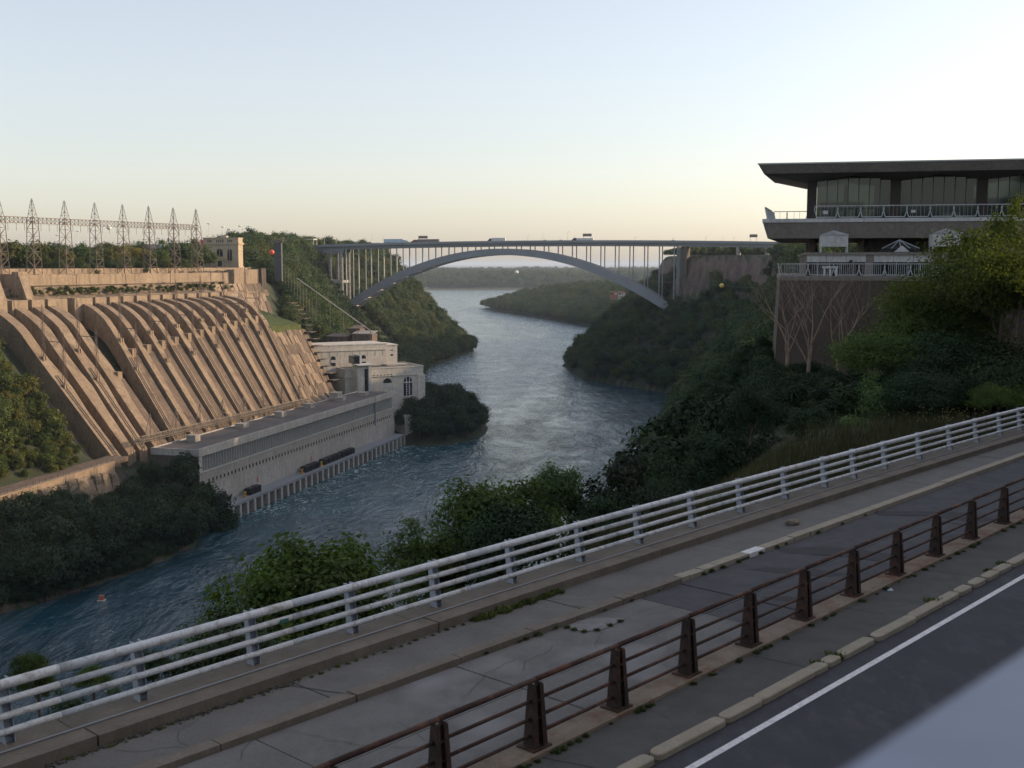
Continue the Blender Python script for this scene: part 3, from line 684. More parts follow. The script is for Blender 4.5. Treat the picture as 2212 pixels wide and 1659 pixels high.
for i in range(16):
    bf, tf = BF[i], TF[i]
    first = i < 4
    w = 5.0 if first else 3.5
    bl = (lambda s: .30 * math.exp(-((s - .42) / .10) ** 2)) if first and i != 1 else ((lambda s: .35 * math.exp(-((s - .36) / .10) ** 2)) if i == 1 else None)
    put(ribbon(bf, tf, SS, w, 0, 13.5 if first else 10.5, 0, bl), 'rib', M['rib_concrete'], dam)
    # paired cable ducts running down every other rib
    if i in (0, 2, 4, 7, 9, 11, 13, 15):
        put(ribbon(bf, tf, [0, .1, .2, .3, .4, .47], .45, .25, .5, -.55), 'cable_duct', M['dark_concrete'], dam)
        put(ribbon(bf, tf, [0, .1, .2, .3, .4, .47], .45, .25, .5, .65), 'cable_duct', M['dark_concrete'], dam)
    if i < 15 and i >= 3:
        nb, nt_ = BF[i + 1], TF[i + 1]
        mbf = (bf + nb) / 2; mtf = (tf + nt_) / 2
        gap = (nb - bf) * LB - w
        top_s = .50 if i > 3 else .40
        st = [0, .1, .2, .3, top_s - .06, top_s]
        rows = MB()
        for s in st:
            a = path_pt(bf, tf, s); b = path_pt(nb, nt_, s)
            dv = (b - a) / np.linalg.norm(b - a)
            if i == 3: b = a + dv * (w / 2 + 7.5 * (1 - s * .35) - 1.5)
            else: b = b - dv * (w * .5 + 1.1)
            a = a + dv * w * .5
            z = rib_z(lerp(bf, tf, s), s) - 1.5
            rows.v += [(a[0], a[1], z), (b[0], b[1], z), (b[0], b[1], z - 7), (a[0], a[1], z - 7)]
        for j in range(len(st) - 1):
            p = j * 4; q = p + 4
            for m in range(4): rows.f.append((p + m, q + m, q + (m + 1) % 4, p + (m + 1) % 4))
        rows.f.append((3, 2, 1, 0)); e = len(rows.v) - 4; rows.f.append((e, e + 1, e + 2, e + 3))
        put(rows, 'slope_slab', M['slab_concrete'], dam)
        # the anchor block beside the rib at the head of the slab
        s = top_s + .02; a = path_pt(bf, tf, s); dv = DB; z = rib_z(lerp(bf, tf, s), s)
        tr = np.array(top_pt(tf) - base_pt(bf)); tr = tr / np.linalg.norm(tr)
        mb = MB(); p0 = a + dv * (w / 2)
        fr = frame(p0, (dv[0], dv[1]))
        mb.box(0, 3.0, -2.2, 2.6, z - 5.5, z + .1).xf(fr); put(mb, 'anchor_block', M['rib_concrete'], dam)
# open bays between the first ribs: sloping floors, shade put into their dark colour
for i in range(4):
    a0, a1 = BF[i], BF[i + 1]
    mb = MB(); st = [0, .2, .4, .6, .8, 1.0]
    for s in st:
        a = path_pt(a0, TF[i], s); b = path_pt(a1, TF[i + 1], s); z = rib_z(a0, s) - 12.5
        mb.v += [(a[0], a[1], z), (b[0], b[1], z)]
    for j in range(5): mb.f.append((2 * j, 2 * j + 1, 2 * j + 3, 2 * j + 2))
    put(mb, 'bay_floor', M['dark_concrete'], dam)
# slab left of the first rib, with its curved coping
mb = MB(); st = [0, .15, .3, .42, .5]
for s in st:
    a = path_pt(-.155, -.16, s); b = path_pt(BF[0] - .01, TF[0], s); z = rib_z(0, s) - 12
    mb.v += [(a[0], a[1], z + 2), (b[0], b[1], z)]
for j in range(4): mb.f.append((2 * j, 2 * j + 1, 2 * j + 3, 2 * j + 2))
put(mb, 'end_slab', M['slab_concrete'], dam)
put(ribbon(-.062, -.082, st, .9, -10.0, 2.5, 0), 'slab_coping', M['pale_concrete'], dam)
# head blocks: a row of boxes with dark gates between, on the line of the rib tops
udir = (DT[0], DT[1]); fr_top = frame(T0, udir)
tfs = sorted(TF)
for i in range(16):
    a = TF[i] * LT; b = (TF[i + 1] * LT if i < 15 else a + 9)
    w0 = a - (a - (TF[i - 1] * LT if i else a - 9)) * .38; w1 = a + (b - a) * .40
    mb = MB(); mb.box(w0, w1, -2.6, 6.0, 74, 84.6 + .6 * i / 15).xf(fr_top)
    put(mb, 'head_block', M['pale_concrete'], dam)
mb = MB(); mb.box(-20, LT + 2, 3.2, 9, 70, 84.2).xf(fr_top); put(mb, 'gate_wall', M['black_metal'] if False else M['dark_concrete'], dam)
# the rock ledge and the tall forebay wall above it
COR = 145 + 50
mb = MB(); nseg = 60; rr = random.Random(3)
for i in range(nseg + 1):
    u = -40 + (COR + 40) * i / nseg
    j = lambda k: rr.uniform(-k, k)
    for q, z in ((5.5, 82), (6.0 + j(.3), 85.0 + j(.5)), (10.5 + j(.6), 86.2 + j(.5)), (11.0 + j(.4), 88.8 + j(.4)), (12.4, 89.6)):
        mb.v.append(tuple(fr_top(Vector((u, q, z)))))
for i in range(nseg):
    for k in range(4):
        p = i * 5 + k; mb.f.append((p, p + 5, p + 6, p + 1))
put(mb, 'rock_ledge', M['ledge_rock'], dam)
for k in range(22):                       # wall bays, each its own slab with open joints
    u0 = -40 + (COR + 40) * k / 22; u1 = -40 + (COR + 40) * (k + 1) / 22
    if u0 < 22: continue
    mb = MB(); mb.box(u0, u1 - .12, 12.0 + .1 * (k % 3), 18, 86, 95.2 + .1 * (k % 2)).xf(fr_top); put(mb, 'wall_bay', M['pale_concrete'], dam)
mb = MB(); mb.box(-40, 22, 17, 22, 84, 95).xf(fr_top); put(mb, 'recessed_wall', M['pale_concrete'], dam)
for u in (3.5, 18.5):                     # the two big buttresses at the left
    mb = MB(); mb.hexa([fr_top(Vector(v)) for v in ((u - 2, -1, 80), (u + 2.2, -1, 80), (u + 2.2, 18, 80), (u - 2, 18, 80), (u - 2, 5.5, 95.6), (u + 2.2, 5.5, 95.6), (u + 2.2, 18, 95.6), (u - 2, 18, 95.6))])
    put(mb, 'buttress', M['pale_concrete'], dam)
    mb = MB(); mb.box(u - 2.4, u + 2.6, 5.0, 9, 94.4, 96.6).xf(fr_top); put(mb, 'buttress_cap', M['pale_concrete'], dam)
mb = MB(); mb.box(-40, COR, 17.6, 19.0, 95, 97.9).xf(fr_top); put(mb, 'parapet', M['pale_concrete'], dam)
mb = MB(); mb.box(26, COR - 30, 10.4, 10.9, 90.4, 90.8).xf(fr_top)
for k in range(34):
    mb.box(30 + k * 3.5, 30.2 + k * 3.5, 10.5, 10.8, 87.5, 90.5).xf(lambda v: v) if False else None
put(mb, 'ledge_pipe', M['pale_concrete'], dam)
sc_pts = []
for k in range(240):
    u = rr.uniform(-30, COR - 30); q = rr.uniform(6.5, 11.5); v = fr_top(Vector((u, q, 86 + (q - 6.5) * .5 + rr.uniform(-.6, .3)))); sc_pts.append((v.x, v.y, v.z - .4))
for k in range(60):
    i = rr.randrange(4, 15); s_ = rr.uniform(.62, .9); a = path_pt(BF[i], TF[i], s_); b = path_pt(BF[i + 1 if i < 15 else i], TF[i + 1 if i < 15 else i], s_); m_ = (a + b) / 2
    sc_pts.append((m_[0], m_[1], rib_z(.6, s_) - 12.5))
forest('ledge_scrub', sc_pts, nr.uniform(.12, .30, len(sc_pts)), 'brown-green scrub growing on the rock ledge under the dam parapet', NG_olive, 5)
# end of the wall: tall corner pier
mb = MB(); mb.box(COR - 3.2, COR + 1, 8, 20, 76, 97.4).xf(fr_top); put(mb, 'corner_pier', M['dark_concrete'], dam)
mb = MB(); mb.box(COR - 26, COR - 3.3, 9.6, 15, 78, 96.9).xf(fr_top); put(mb, 'end_bay', M['pale_concrete'], dam)
# faced rock slope right of the last rib
def face_pt(f, s, dz=0.0):
    b = base_pt(f); t = top_pt(f); c = b + (t - b) * s
    z = rib_z(f, s) * 1.0 + dz; return (c[0], c[1], z)
rr = random.Random(5)
fcols = [BF[15] + .015 + (1.235 - BF[15]) * k / 16 for k in range(17)]
srows = [-.04, .03, .09, .15, .21, .27, .33, .38, .41]
for a in range(16):
    for b in range(8):
        dz = rr.uniform(-.5, .5) - 2.0
        q = [face_pt(fcols[a], srows[b], dz), face_pt(fcols[a + 1], srows[b], dz), face_pt(fcols[a + 1], srows[b + 1], dz), face_pt(fcols[a], srows[b + 1], dz)]
        mb = MB(); mb.hexa([(v[0], v[1], v[2] - 3) for v in q] + q)
        put(mb, 'facing_slab', M['slab_concrete'] if rr.random() < .7 else M['rib_concrete'], dam)
# the grassy bench over it and the upper faced wall
mb = MB(); q = [face_pt(fcols[0], .41, -.6), face_pt(1.22, .41, -.6), face_pt(1.20, .97, 0), face_pt(TF[15] + .03, .97, 0)]
mb.hexa([(v[0], v[1], 58) for v in q] + [(q[0][0], q[0][1], 67.6), (q[1][0], q[1][1], 67.2), (q[2][0], q[2][1], 75.5), (q[3][0], q[3][1], 76)])
put(mb, 'grass_bench', M['green_grass'], dam)
for k in range(12):
    u0 = LT + 4 + (COR - LT - 8) * k / 12; u1 = LT + 4 + (COR - LT - 8) * (k + 1) / 12
    for z0, z1, qq in ((72, 79, 0.5), (78.6, 84, 3.2), (83.5, 89, 6.0)):
        j = rr.uniform(-.5, .5)
        mb = MB(); mb.hexa([fr_top(Vector(v)) for v in ((u0, qq + j, z0), (u1 - .15, qq + j, z0), (u1 - .15, 13, z0), (u0, 13, z0), (u0, qq + 2.6 + j, z1), (u1 - .15, qq + 2.6 + j, z1), (u1 - .15, 13, z1), (u0, 13, z1))])
        put(mb, 'faced_wall', M['pale_concrete'] if rr.random() < .6 else M['slab_concrete'], dam)
for k in range(14):                       # narrow stair of ledges down the far edge
    s = .62 - k * .042; p0 = face_pt(1.245, s, 0)
    mb = MB(); fr = frame(p0, (DB[0], DB[1])); mb.box(-1.5, 4.5, -2.4, 6.5, p0[2] - 34, p0[2] - .2).xf(fr)
    mb.box(-1.8, 4.9, -2.7, 1.2, p0[2] - .2, p0[2] + .15).xf(fr)
    put(mb, 'ledge_step', M['dark_concrete'] if k % 2 else M['slab_concrete'], dam)

# ------------------------------------------------------------------ the long power house
PH0 = np.array([-119.5, 432.5]); U = np.array([.2575, .9663]); U = U / np.linalg.norm(U)
fr_ph = frame(PH0, U)                       # p along the river front, q away from the river, z up
PHL = 208.0; PHW = 20.0; PHZ = 29.8
ph = empty('power_house', (PH0[0], PH0[1], 0), 0, 'long flat-roofed grey power house standing in the river below the dam', 'power station')
def pp(mb, name, mat, parent=ph, fr=fr_ph, **k): return put(mb.xf(fr), name, mat, parent, **k)
mb = MB(); mb.box(0, PHL, 0, PHW, 4, 20.5); pp(mb, 'lower_wall', M['wall_grey'])
mb = MB(); mb.box(-.05, PHL, -.35, .0, 4.2, 14.3); pp(mb, 'pale_base_wall', M['wall_light'])
mb = MB(); mb.box(0, PHL, -.55, -.35, 14.1, 14.6); pp(mb, 'string_course', M['wall_light'])
mb = MB(); mb.box(0, PHL, .9, PHW, 20.5, 26.9); pp(mb, 'window_band', M['window_strip'])
mb = MB(); mb.box(-.2, 2.2, -.12, .9, 20.5, 26.9); pp(mb, 'corner_post', M['mullion'])
mb = MB(); mb.box(-.4, PHL, -.35, 0.4, 20.2, 20.7); pp(mb, 'sill', M['mullion'])
mb = MB(); mb.box(-.5, PHL + .3, -.5, PHW + .3, 26.9, 28.9); pp(mb, 'roof_slab', M['wall_light'])
mb = MB(); mb.box(-.1, PHL, 0.2, PHW - .4, 28.9, 29.2); pp(mb, 'roof_felt', M['gravel_roof'])
mb = MB()
mb.box(-.6, PHL + .4, -.6, 0.1, 26.7, 29.8); pp(mb, 'fascia', M['wall_light'])
mb = MB(); mb.box(-.6, 0, 0.1, PHW, 26.9, 29.6); mb.box(-.6, PHL + .4, PHW - .3, PHW + .3, 26.9, 29.6); pp(mb, 'roof_kerb', M['wall_light'])
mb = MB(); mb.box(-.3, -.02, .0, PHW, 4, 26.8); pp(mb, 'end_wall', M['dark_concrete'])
m0 = MB().box(-.16, .16, -.18, .9, 20.7, 26.8).mesh('window_fin', M['mullion'])
for k in range(96):
    if k == 83: continue
    q = fr_ph(Vector((3.6 + k * 2.12, 0, 0)))
    o = obj('window_fin', m0, ph); o.location = q - ph.location; o.rotation_euler = (0, 0, math.atan2(U[1], U[0]))
m1 = MB().box(-.45, .45, -.06, .3, 15.6, 17.0).mesh('small_window', M['dark_glass'])
for k in range(66):
    q = fr_ph(Vector((7 + k * 3.0, 0, 0)))
    o = obj('small_window', m1, ph); o.location = q - ph.location; o.rotation_euler = (0, 0, math.atan2(U[1], U[0]))
mb = MB(); mb.box(PHL * .862, PHL * .862 + .7, -.75, .2, 14, 30.2); pp(mb, 'expansion_joint', M['steel_bridge'])
mb = MB(); mb.box(-2, PHL, -7.2, -.35, 4.9, 5.9); pp(mb, 'river_deck', M['steel_bridge'])
mb = MB(); mb.box(-2, PHL, -3.8, 0, -4, 4.9); pp(mb, 'outlet_back_wall', M['black_metal'])  # black backing: shade inside the open outlets put into its colour
m2 = MB().box(-.85, .85, -7.4, -2.0, -4, 4.9).mesh('outlet_pier', M['pale_concrete'] if False else M['wall_light'])
for k in range(34):
    q = fr_ph(Vector((6 + k * 6.05, 0, 0)))
    o = obj('outlet_pier', m2, ph); o.location = q - ph.location; o.rotation_euler = (0, 0, math.atan2(U[1], U[0]))
def vent(p, q, w, d, h, mat=None):
    mb = MB(); mb.box(p, p + w, q, q + d, 29.2, 29.2 + h); mb.box(p - .2, p + w + .2, q - .2, q + d + .2, 29.2 + h, 29.5 + h)
    return pp(mb, 'roof_vent', mat or M['wall_grey'])
for p, q, w, d, h in ((18, 12, 4, 4, 2.4), (58, 12, 5, 4, 1.6), (95, 12, 5, 4, 2.2), (128, 13, 5, 4, 2.0), (160, 10, 5, 4, 1.6), (166, 15, 6, 5, 3.4), (186, 8, 6, 5, 1.4)): vent(p, q, w, d, h)
# dark steel housings standing on the river deck
for k, (p, n) in enumerate(((31, 2), (84, 3), (104, 4), (126, 3))):
    for j in range(n):
        q = fr_ph(Vector((p + j * 5.1, -3.4, 5.9)))
        mb = MB(); mb.box(0, 4.6, -1.4, 1.4, 0, 2.6)
        for r in range(5): mb.box(.25 + r * .9, .65 + r * .9, -1.52, -1.4, .3, 2.3)
        mb.box(.2, 4.4, -1.2, 1.2, 2.6, 2.8)
        mb.build('deck_housing', M['black_metal'], None, loc=q, rz=math.atan2(U[1], U[0]),
                 label=('black steel housing in the %s row, number %s along' % (['short near', 'second', 'third', 'farthest'][k], ['one', 'two', 'three', 'four'][j])).replace(', number one along', ', at its near end').replace(', number two along', ', next after its near end').replace(', number three along', ', third from its near end').replace(', number four along', ', fourth from its near end'),
                 cat='housing', group='black housings on the river deck')
M['red_sign'] = plain('red_sign', (.35, .09, .08), .6)
for p, w in (('near', 45.5), ('far', 98.5)):
    mb = MB(); mb.box(0, 1.1, -.1, 0, 0, 1.4); mb.hexa([(.1, -.1, 1.4), (1.0, -.1, 1.4), (1.0, 0, 1.4), (.1, 0, 1.4), (.45, -.1, 2.6), (.65, -.1, 2.6), (.65, 0, 2.6), (.45, 0, 2.6)])
    mb.build('warning_sign', M['red_sign'], None, loc=fr_ph(Vector((w, -.36, 8.6))), rz=math.atan2(U[1], U[0]), label='small faded red warning sign at the %s on the pale river wall' % ('near half' if p == 'near' else 'far half'), cat='sign', group='red signs on the river wall')
M['yellow'] = plain('yellow', (.45, .30, .05), .6)
for p in (26.5, 80, 101.0):
    mb = MB(); mb.box(0, 2.2, -.5, .5, 0, .4); mb.box(.2, .5, -.2, .2, .4, 2.0); mb.box(1.5, 1.8, -.2, .2, .4, 2.0); mb.box(.1, 1.9, -.25, .25, 1.9, 2.2)
    mb.build('yellow_hoist', M['yellow'], None, loc=fr_ph(Vector((p, -4.2, 5.9))), rz=math.atan2(U[1], U[0]), label='small yellow hoist frame on the river deck %s' % {26.5: 'before the short near row of black housings', 80: 'before the second row of black housings', 101.0: 'between two rows of black housings'}[p], cat='hoist', group='yellow hoist frames on the river deck')
# service yard at the near end
mb = MB(); mb.box(-24, -.5, 2, 26, 4, 12); pp(mb, 'yard_block', M['dark_concrete'])
mb = MB(); mb.box(-21, -14, 0, 5, 12, 15.4); pp(mb, 'yard_cabin', M['wall_grey'])

# steel bus gantry behind the power house roof
def truss(mb, p, q, h, w, n, th=.14):
    p = Vector(p); q = Vector(q); d = (q - p); e = d.normalized(); s = e.cross(Vector((0, 0, 1))).normalized() * w / 2; up = Vector((0, 0, h))
    for off in (s, -s, s + up, -s + up): mb.bar(p + off, q + off, th)
    for i in range(n):
        a = p + d * i / n; b = p + d * (i + 1) / n
        for o in (s, -s):
            if i % 2: mb.bar(a + o, b + o + up, th * .7)
            else: mb.bar(a + o + up, b + o, th * .7)
            mb.bar(b + o, b + o + up, th * .6)
        mb.bar(a + s + up, b - s + up, th * .6)
gt = empty('bus_gantry', (-140, 470, 30), 0, 'low steel lattice gantry running between the rib feet and the power house roof', 'gantry')
fb = frame(B0, DB)
for r, (q, z) in enumerate(((-6.0, 31.5), (-3.0, 30.0))):
    for k in range(8):
        mb = MB(); a = fb(Vector((2 + k * 17.5, q, z))); b = fb(Vector((2 + (k + 1) * 17.5, q, z + .0))); truss(mb, a, b, 1.5, 1.2, 9, .16); put(mb, 'beam', M['lattice_grey'], gt)
for k in range(9):
    mb = MB()
    for q in (-7.2, -2.0):
        for dp in (-.8, .8):
            mb.bar(fb(Vector((2 + k * 17.5 + dp, q, 24))), fb(Vector((2 + k * 17.5 + dp * .6, q, 33))), .22)
    put(mb, 'post', M['lattice_grey'], gt)
    mb = MB(); t = fb(Vector((2 + k * 17.5 + 8, -5, 41)))
    for dp, q in ((-1.6, -6), (1.6, -6), (-1.6, -3.6), (1.6, -3.6)): mb.bar(fb(Vector((2 + k * 17.5 + 8 + dp, q, 33))), t, .2)
    for zz, kk in ((35, .75), (37, .5), (39, .25)):
        mb.bar(fb(Vector((2 + k * 17.5 + 8 - 1.6 * kk, -6 + 1 * (1 - kk), zz))), fb(Vector((2 + k * 17.5 + 8 + 1.6 * kk, -6 + 1 * (1 - kk), zz))), .14)
    put(mb, 'peak', M['lattice_grey'], gt)

# slender strain towers standing on the ribs
def lat_tower(mb, base, top_w, bot_w, h, n, e=(1, 0), th=.16, peak=0.0):
    e = Vector((e[0], e[1], 0)).normalized(); f = Vector((-e.y, e.x, 0)); base = Vector(base)
    def c(i, z):
        w = bot_w + (top_w - bot_w) * z / h; sx, sy = ((-1, -1), (1, -1), (1, 1), (-1, 1))[i % 4]
        return base + e * sx * w / 2 + f * sy * w / 2 + Vector((0, 0, z))
    for i in range(4): mb.bar(c(i, 0), c(i, h), th)
    for k in range(n):
        z0 = h * k / n; z1 = h * (k + 1) / n
        for i in range(4):
            mb.bar(c(i, z0), c(i + 1, z1), th * .6) if (k + i) % 2 else mb.bar(c(i + 1, z0), c(i, z1), th * .6)
            mb.bar(c(i, z1), c(i + 1, z1), th * .5)
    if peak:
        for i in range(4): mb.bar(c(i, h), base + Vector((0, 0, h + peak)), th * .8)
ORD = ['first', 'second', 'third', 'fourth', 'fifth', 'sixth', 'seventh', 'eighth', 'ninth', 'tenth', 'eleventh', 'twelfth']
for n, i in enumerate((0, 2, 4, 6, 8, 10, 12, 14)):
    s = .5; c = path_pt(BF[i], TF[i], s); z = rib_z(lerp(BF[i], TF[i], s), s) + .1
    rt = empty('strain_tower', (c[0], c[1], z), 0, 'thin brown lattice strain tower on the %s bearing rib from the left' % ORD[n], 'lattice tower', 'strain towers standing on the ribs')
    for dp, sx in ((0, 0.0), (1, .17)):
        c2 = path_pt(BF[i], TF[i], s + .07 - sx); z2 = rib_z(lerp(BF[i], TF[i], s + .07 - sx), s + .07 - sx)
        mb = MB(); hh = 98.5 - z2 if False else 20
        lat_tower(mb, (c2[0], c2[1], z2), .6, 1.3, hh, 9, DB, .10, 2.0); put(mb, 'mast', M['lattice'], rt)
        mb = MB(); fr = frame(c2, DB); mb.box(-1.1, -.3, -.8, .8, z2 - 1, z2 + 1.2).xf(fr); mb2 = MB(); mb2.box(.3, 1.1, -.8, .8, z2 - 1, z2 + 1.2).xf(fr)
        put(mb, 'pedestal', M['pale_concrete'], rt); put(mb2, 'pedestal', M['pale_concrete'], rt)
    a = path_pt(BF[i], TF[i], s + .07); b = path_pt(BF[i], TF[i], s - .10); za = rib_z(BF[i], s + .07) + 18; zb = rib_z(BF[i], s - .1) + 18
    mb = MB(); mb.bar((a[0], a[1], min(za, zb)), (b[0], b[1], min(za, zb)), .3); put(mb, 'crossarm', M['lattice'], rt)

# the big take-off gantry on the rim: eight peaked lattice towers joined by a truss
gpx = [0, 72, 142, 207, 267, 323, 376, 425]
rg = empty('take_off_gantry', (-200, 520, 96), 0, 'long row of eight peaked lattice towers joined by one truss beam above the dam', 'gantry')
G0 = np.array([-222.0, 497.0]); G1 = np.array([-168.5, 613.0]); gd = (G1 - G0) / np.linalg.norm(G1 - G0)
tops = []
for n, px in enumerate(gpx):
    f0 = f_on(G0, gd, float(np.linalg.norm(G1 - G0)), px, 110); c = G0 + (G1 - G0) * f0; tops.append(c)
    mb = MB(); lat_tower(mb, (c[0], c[1], 95.3), 3.3, 4.6, 23.7, 7, gd, .24, 0); put(mb, 'tower', M['lattice'], rg)
    mb = MB(); lat_tower(mb, (c[0], c[1], 119), .5, 3.3, 9.2, 6, gd, .17, .8); put(mb, 'spire', M['lattice'], rg)
for a, b in zip(tops[:-1], tops[1:]):
    mb = MB(); truss(mb, (a[0], a[1], 118.0), (b[0], b[1], 118.0), 2.5, 2.2, 8, .2); put(mb, 'truss_beam', M['lattice'], rg)
    for k in (1, 2, 3):
        q = a + (b - a) * k / 4; mb = MB(); mb.bar((q[0], q[1], 118), (q[0], q[1], 114.6), .12); put(mb, 'insulator', M['lattice'], rg)
a = tops[0]; b = a - (tops[1] - a) * .7; mb = MB(); truss(mb, (b[0], b[1], 118.0), (a[0], a[1], 118.0), 2.5, 2.2, 6, .2); put(mb, 'truss_beam', M['lattice'], rg)

# ------------------------------------------------------------------ gatehouse on the rim
def box_at(mb, fr, *b): mb2 = MB(); mb2.box(*b); mb2.xf(fr); k = len(mb.v); mb.v += mb2.v; mb.f += [tuple(i + k for i in f) for f in mb2.f]; return mb
def arch_window(fr, x0, x1, z0, z1, q, n=8, depth=.25):
    # a round-headed pane
    r = (x1 - x0) / 2; cxx = (x0 + x1) / 2; zc = z1 - r
    pts = [(x0, z0), (x1, z0), (x1, zc)] + [(cxx + r * math.cos(math.pi * k / n), zc + r * math.sin(math.pi * k / n)) for k in range(1, n)] + [(x0, zc)]
    mb = MB(); m = len(pts)
    mb.v = [tuple(fr(Vector((p[0], q, p[1])))) for p in pts] + [tuple(fr(Vector((p[0], q + depth, p[1])))) for p in pts]
    mb.f = [tuple(range(m)), tuple(range(2 * m - 1, m - 1, -1))] + [((i + 1) % m, i, m + i, m + (i + 1) % m) for i in range(m)]
    return mb
M['tan_stone'] = rough_mat('tan_stone', (.36, .29, .20), (.44, .36, .255), .2, stain=(.30, .24, .16), sscale=.5, svec=(1, 1, .2), bd=.05)
gh_o = at_y(440, 572, 690)
gh = empty('gatehouse', (gh_o.x, gh_o.y, 96), 0, 'tan stone gatehouse with three tall arched windows on the rim of the dam', 'building')
fg = frame((gh_o.x, gh_o.y), (math.cos(R(-9)), math.sin(R(-9))))
def gp(mb, name, mat): return put(mb, name, mat, gh)
W_, D_ = 22.0, 7.0
gp(box_at(MB(), fg, 0, W_, 0, D_, 96, 111.5), 'wall', M['tan_stone'])
gp(box_at(MB(), fg, -.6, W_ + .6, -.6, D_ + .6, 111.5, 112.6), 'cornice', M['tan_stone'])
gp(box_at(MB(), fg, 0, W_, 0, D_, 112.6, 115.0), 'attic', M['tan_stone'])
gp(box_at(MB(), fg, -.3, W_ + .3, -.3, D_ + .3, 115.0, 115.6), 'coping', M['tan_stone'])
gp(box_at(MB(), fg, -.4, W_ + .4, -.4, D_ + .4, 96, 98.6), 'plinth', M['tan_stone'])
gp(box_at(MB(), fg, 9.5, 13.5, 3, 6, 115.6, 116.8), 'roof_box', M['wall_light'])
for x0, x1, z0, z1 in ((2.6, 5.4, 104.0, 108.4), (8.4, 12.2, 104.3, 109.0), (15.2, 18.0, 102.0, 108.8)):
    gp(arch_window(fg, x0, x1, z0, z1, -.12), 'arched_window', M['dark_glass'])
    gp(box_at(MB(), fg, (x0 + x1) / 2 - .1, (x0 + x1) / 2 + .1, -.2, -.1, z0, z1), 'mullion', M['tan_stone'])
    gp(box_at(MB(), fg, x0 - .5, x1 + .5, -.4, 0, z0 - .7, z0 - .2), 'sill', M['tan_stone'])
for x in (2.6, 3.7, 4.8, 8.2, 9.5, 10.8, 12.1, 15.2, 16.3, 17.4):
    gp(box_at(MB(), fg, x, x + .75, -.1, .2, 112.9 - 2.4 + .5, 112.9 - .9 + .5) if False else box_at(MB(), fg, x, x + .75, -.1, .2, 112.75, 114.2), 'attic_window', M['dark_glass'])
gp(box_at(MB(), fg, 9.0, 11.6, -.15, .1, 97.2, 101.8), 'door', M['black_metal'])
for x in (8.0, 11.9): gp(box_at(MB(), fg, x, x + .8, -.9, 0, 97.2, 101.9), 'door_pilaster', M['tan_stone'])
gp(box_at(MB(), fg, 7.6, 13.1, -1.1, 0, 101.9, 102.8), 'door_hood', M['tan_stone'])

# dark slab tower with a leaning truss head
st_o = at_y(590, 575, 668)
M['cab_dark0'] = plain('cab_dark0', (.055, .06, .07), .7)
tw = empty('hoist_tower', (st_o.x, st_o.y, 96), 0, 'tall narrow dark grey tower with a tilted lattice head at the dam corner', 'tower')
ft = frame((st_o.x, st_o.y), (1, 0))
put(box_at(MB(), ft, .8, 4.8, 0, 4, 90, 112.2), 'shaft', M['cab_dark0'], tw)
mb = MB(); truss(mb, ft(Vector((-1.4, 2, 111.4))), ft(Vector((6.2, 2, 113.4))), 1.7, 3, 6, .3); put(mb, 'head_truss', M['lattice_grey'], tw)
put(box_at(MB(), ft, -.6, 5.6, .6, 3.4, 112.3, 113.6), 'machine_box', M['dark_concrete'], tw)
# scaffold frames stepping down the far edge
sc = empty('scaffold_frames', (-128, 655, 80), 0, 'thin grey pipe frames stepping down the far edge of the dam', 'framework')
for k in range(10):
    q = at_y(616 + k * 6.5, 578 + k * 9.0, 662 - k * 1.5)
    mb = MB()
    for dx in (0, 1.7):
        mb.bar((q.x + dx, q.y, q.z - 9), (q.x + dx, q.y, q.z + 1.6), .15)
    mb.bar((q.x, q.y, q.z + 1.4), (q.x + 1.7, q.y, q.z + 1.2), .13); mb.bar((q.x, q.y, q.z - 3), (q.x + 1.7, q.y, q.z - 3), .13)
    put(mb, 'frame', M['lattice_grey'], sc)

# ------------------------------------------------------------------ the white power house at the far end
S_ = 664.0
wbo = at_y(915, 870, S_)                    # foot of its right corner
wh = empty('white_power_house', (wbo.x, wbo.y, 8), 0, 'cream stepped power house with arched windows at the far end of the long one', 'power station')
e2 = Vector((.88, .47, 0)).normalized()              # along the face, to the right
fw = frame((wbo.x - e2.x * 48, wbo.y - e2.y * 48), (e2.x, e2.y))
def wp(mb, name, mat): return put(mb, name, mat, wh)
zt = at_y(915, 792, S_).z
wp(box_at(MB(), fw, 0, 48, 0, 30, 4, zt), 'lower_block', M['white_block'])
wp(box_at(MB(), fw, -.4, 48.5, -.5, 30.4, zt - 4.6, zt - 4.0), 'cornice', M['white_block'])
wp(box_at(MB(), fw, -.2, 48.2, -.25, 30.2, zt, zt + .7), 'parapet', M['white_block'])
wp(box_at(MB(), fw, 1, 47.2, 1, 29, zt + .7, zt + .78), 'roof', M['gravel_roof'])
wp(box_at(MB(), fw, 44.2, 48.8, -.7, 6, 4, zt - 4.6), 'corner_pier', M['white_block'])
wp(box_at(MB(), fw, 28, 41, 6, 14, zt + .8, zt + 1.5), 'skylight', M['wall_light'])
zu = at_y(820, 744, 664).z
wp(box_at(MB(), fw, -14, 30.5, 13, 36, zt - 2, zu), 'upper_block', M['white_block'])
wp(box_at(MB(), fw, -14.3, 30.8, 12.6, 36.4, zu - 3.2, zu - 2.7), 'upper_cornice', M['white_block'])
wp(box_at(MB(), fw, -14.2, 30.7, 12.8, 36.2, zu, zu + .6), 'upper_parapet', M['white_block'])
wp(box_at(MB(), fw, 30.5, 37.6, 14, 34, zt - 2, zu - 1.0), 'end_block', M['white_block'])
wp(box_at(MB(), fw, 30.7, 38.0, 13.6, 34.4, zu - 1.0, zu - .4), 'end_parapet', M['white_block'])
for k in range(9): wp(box_at(MB(), fw, -9 + k * 4.6, -8.7 + k * 4.6, 12.93, 13.05, zu - 6.5, zu - 3.4), 'wall_joint', M['wall_grey'])
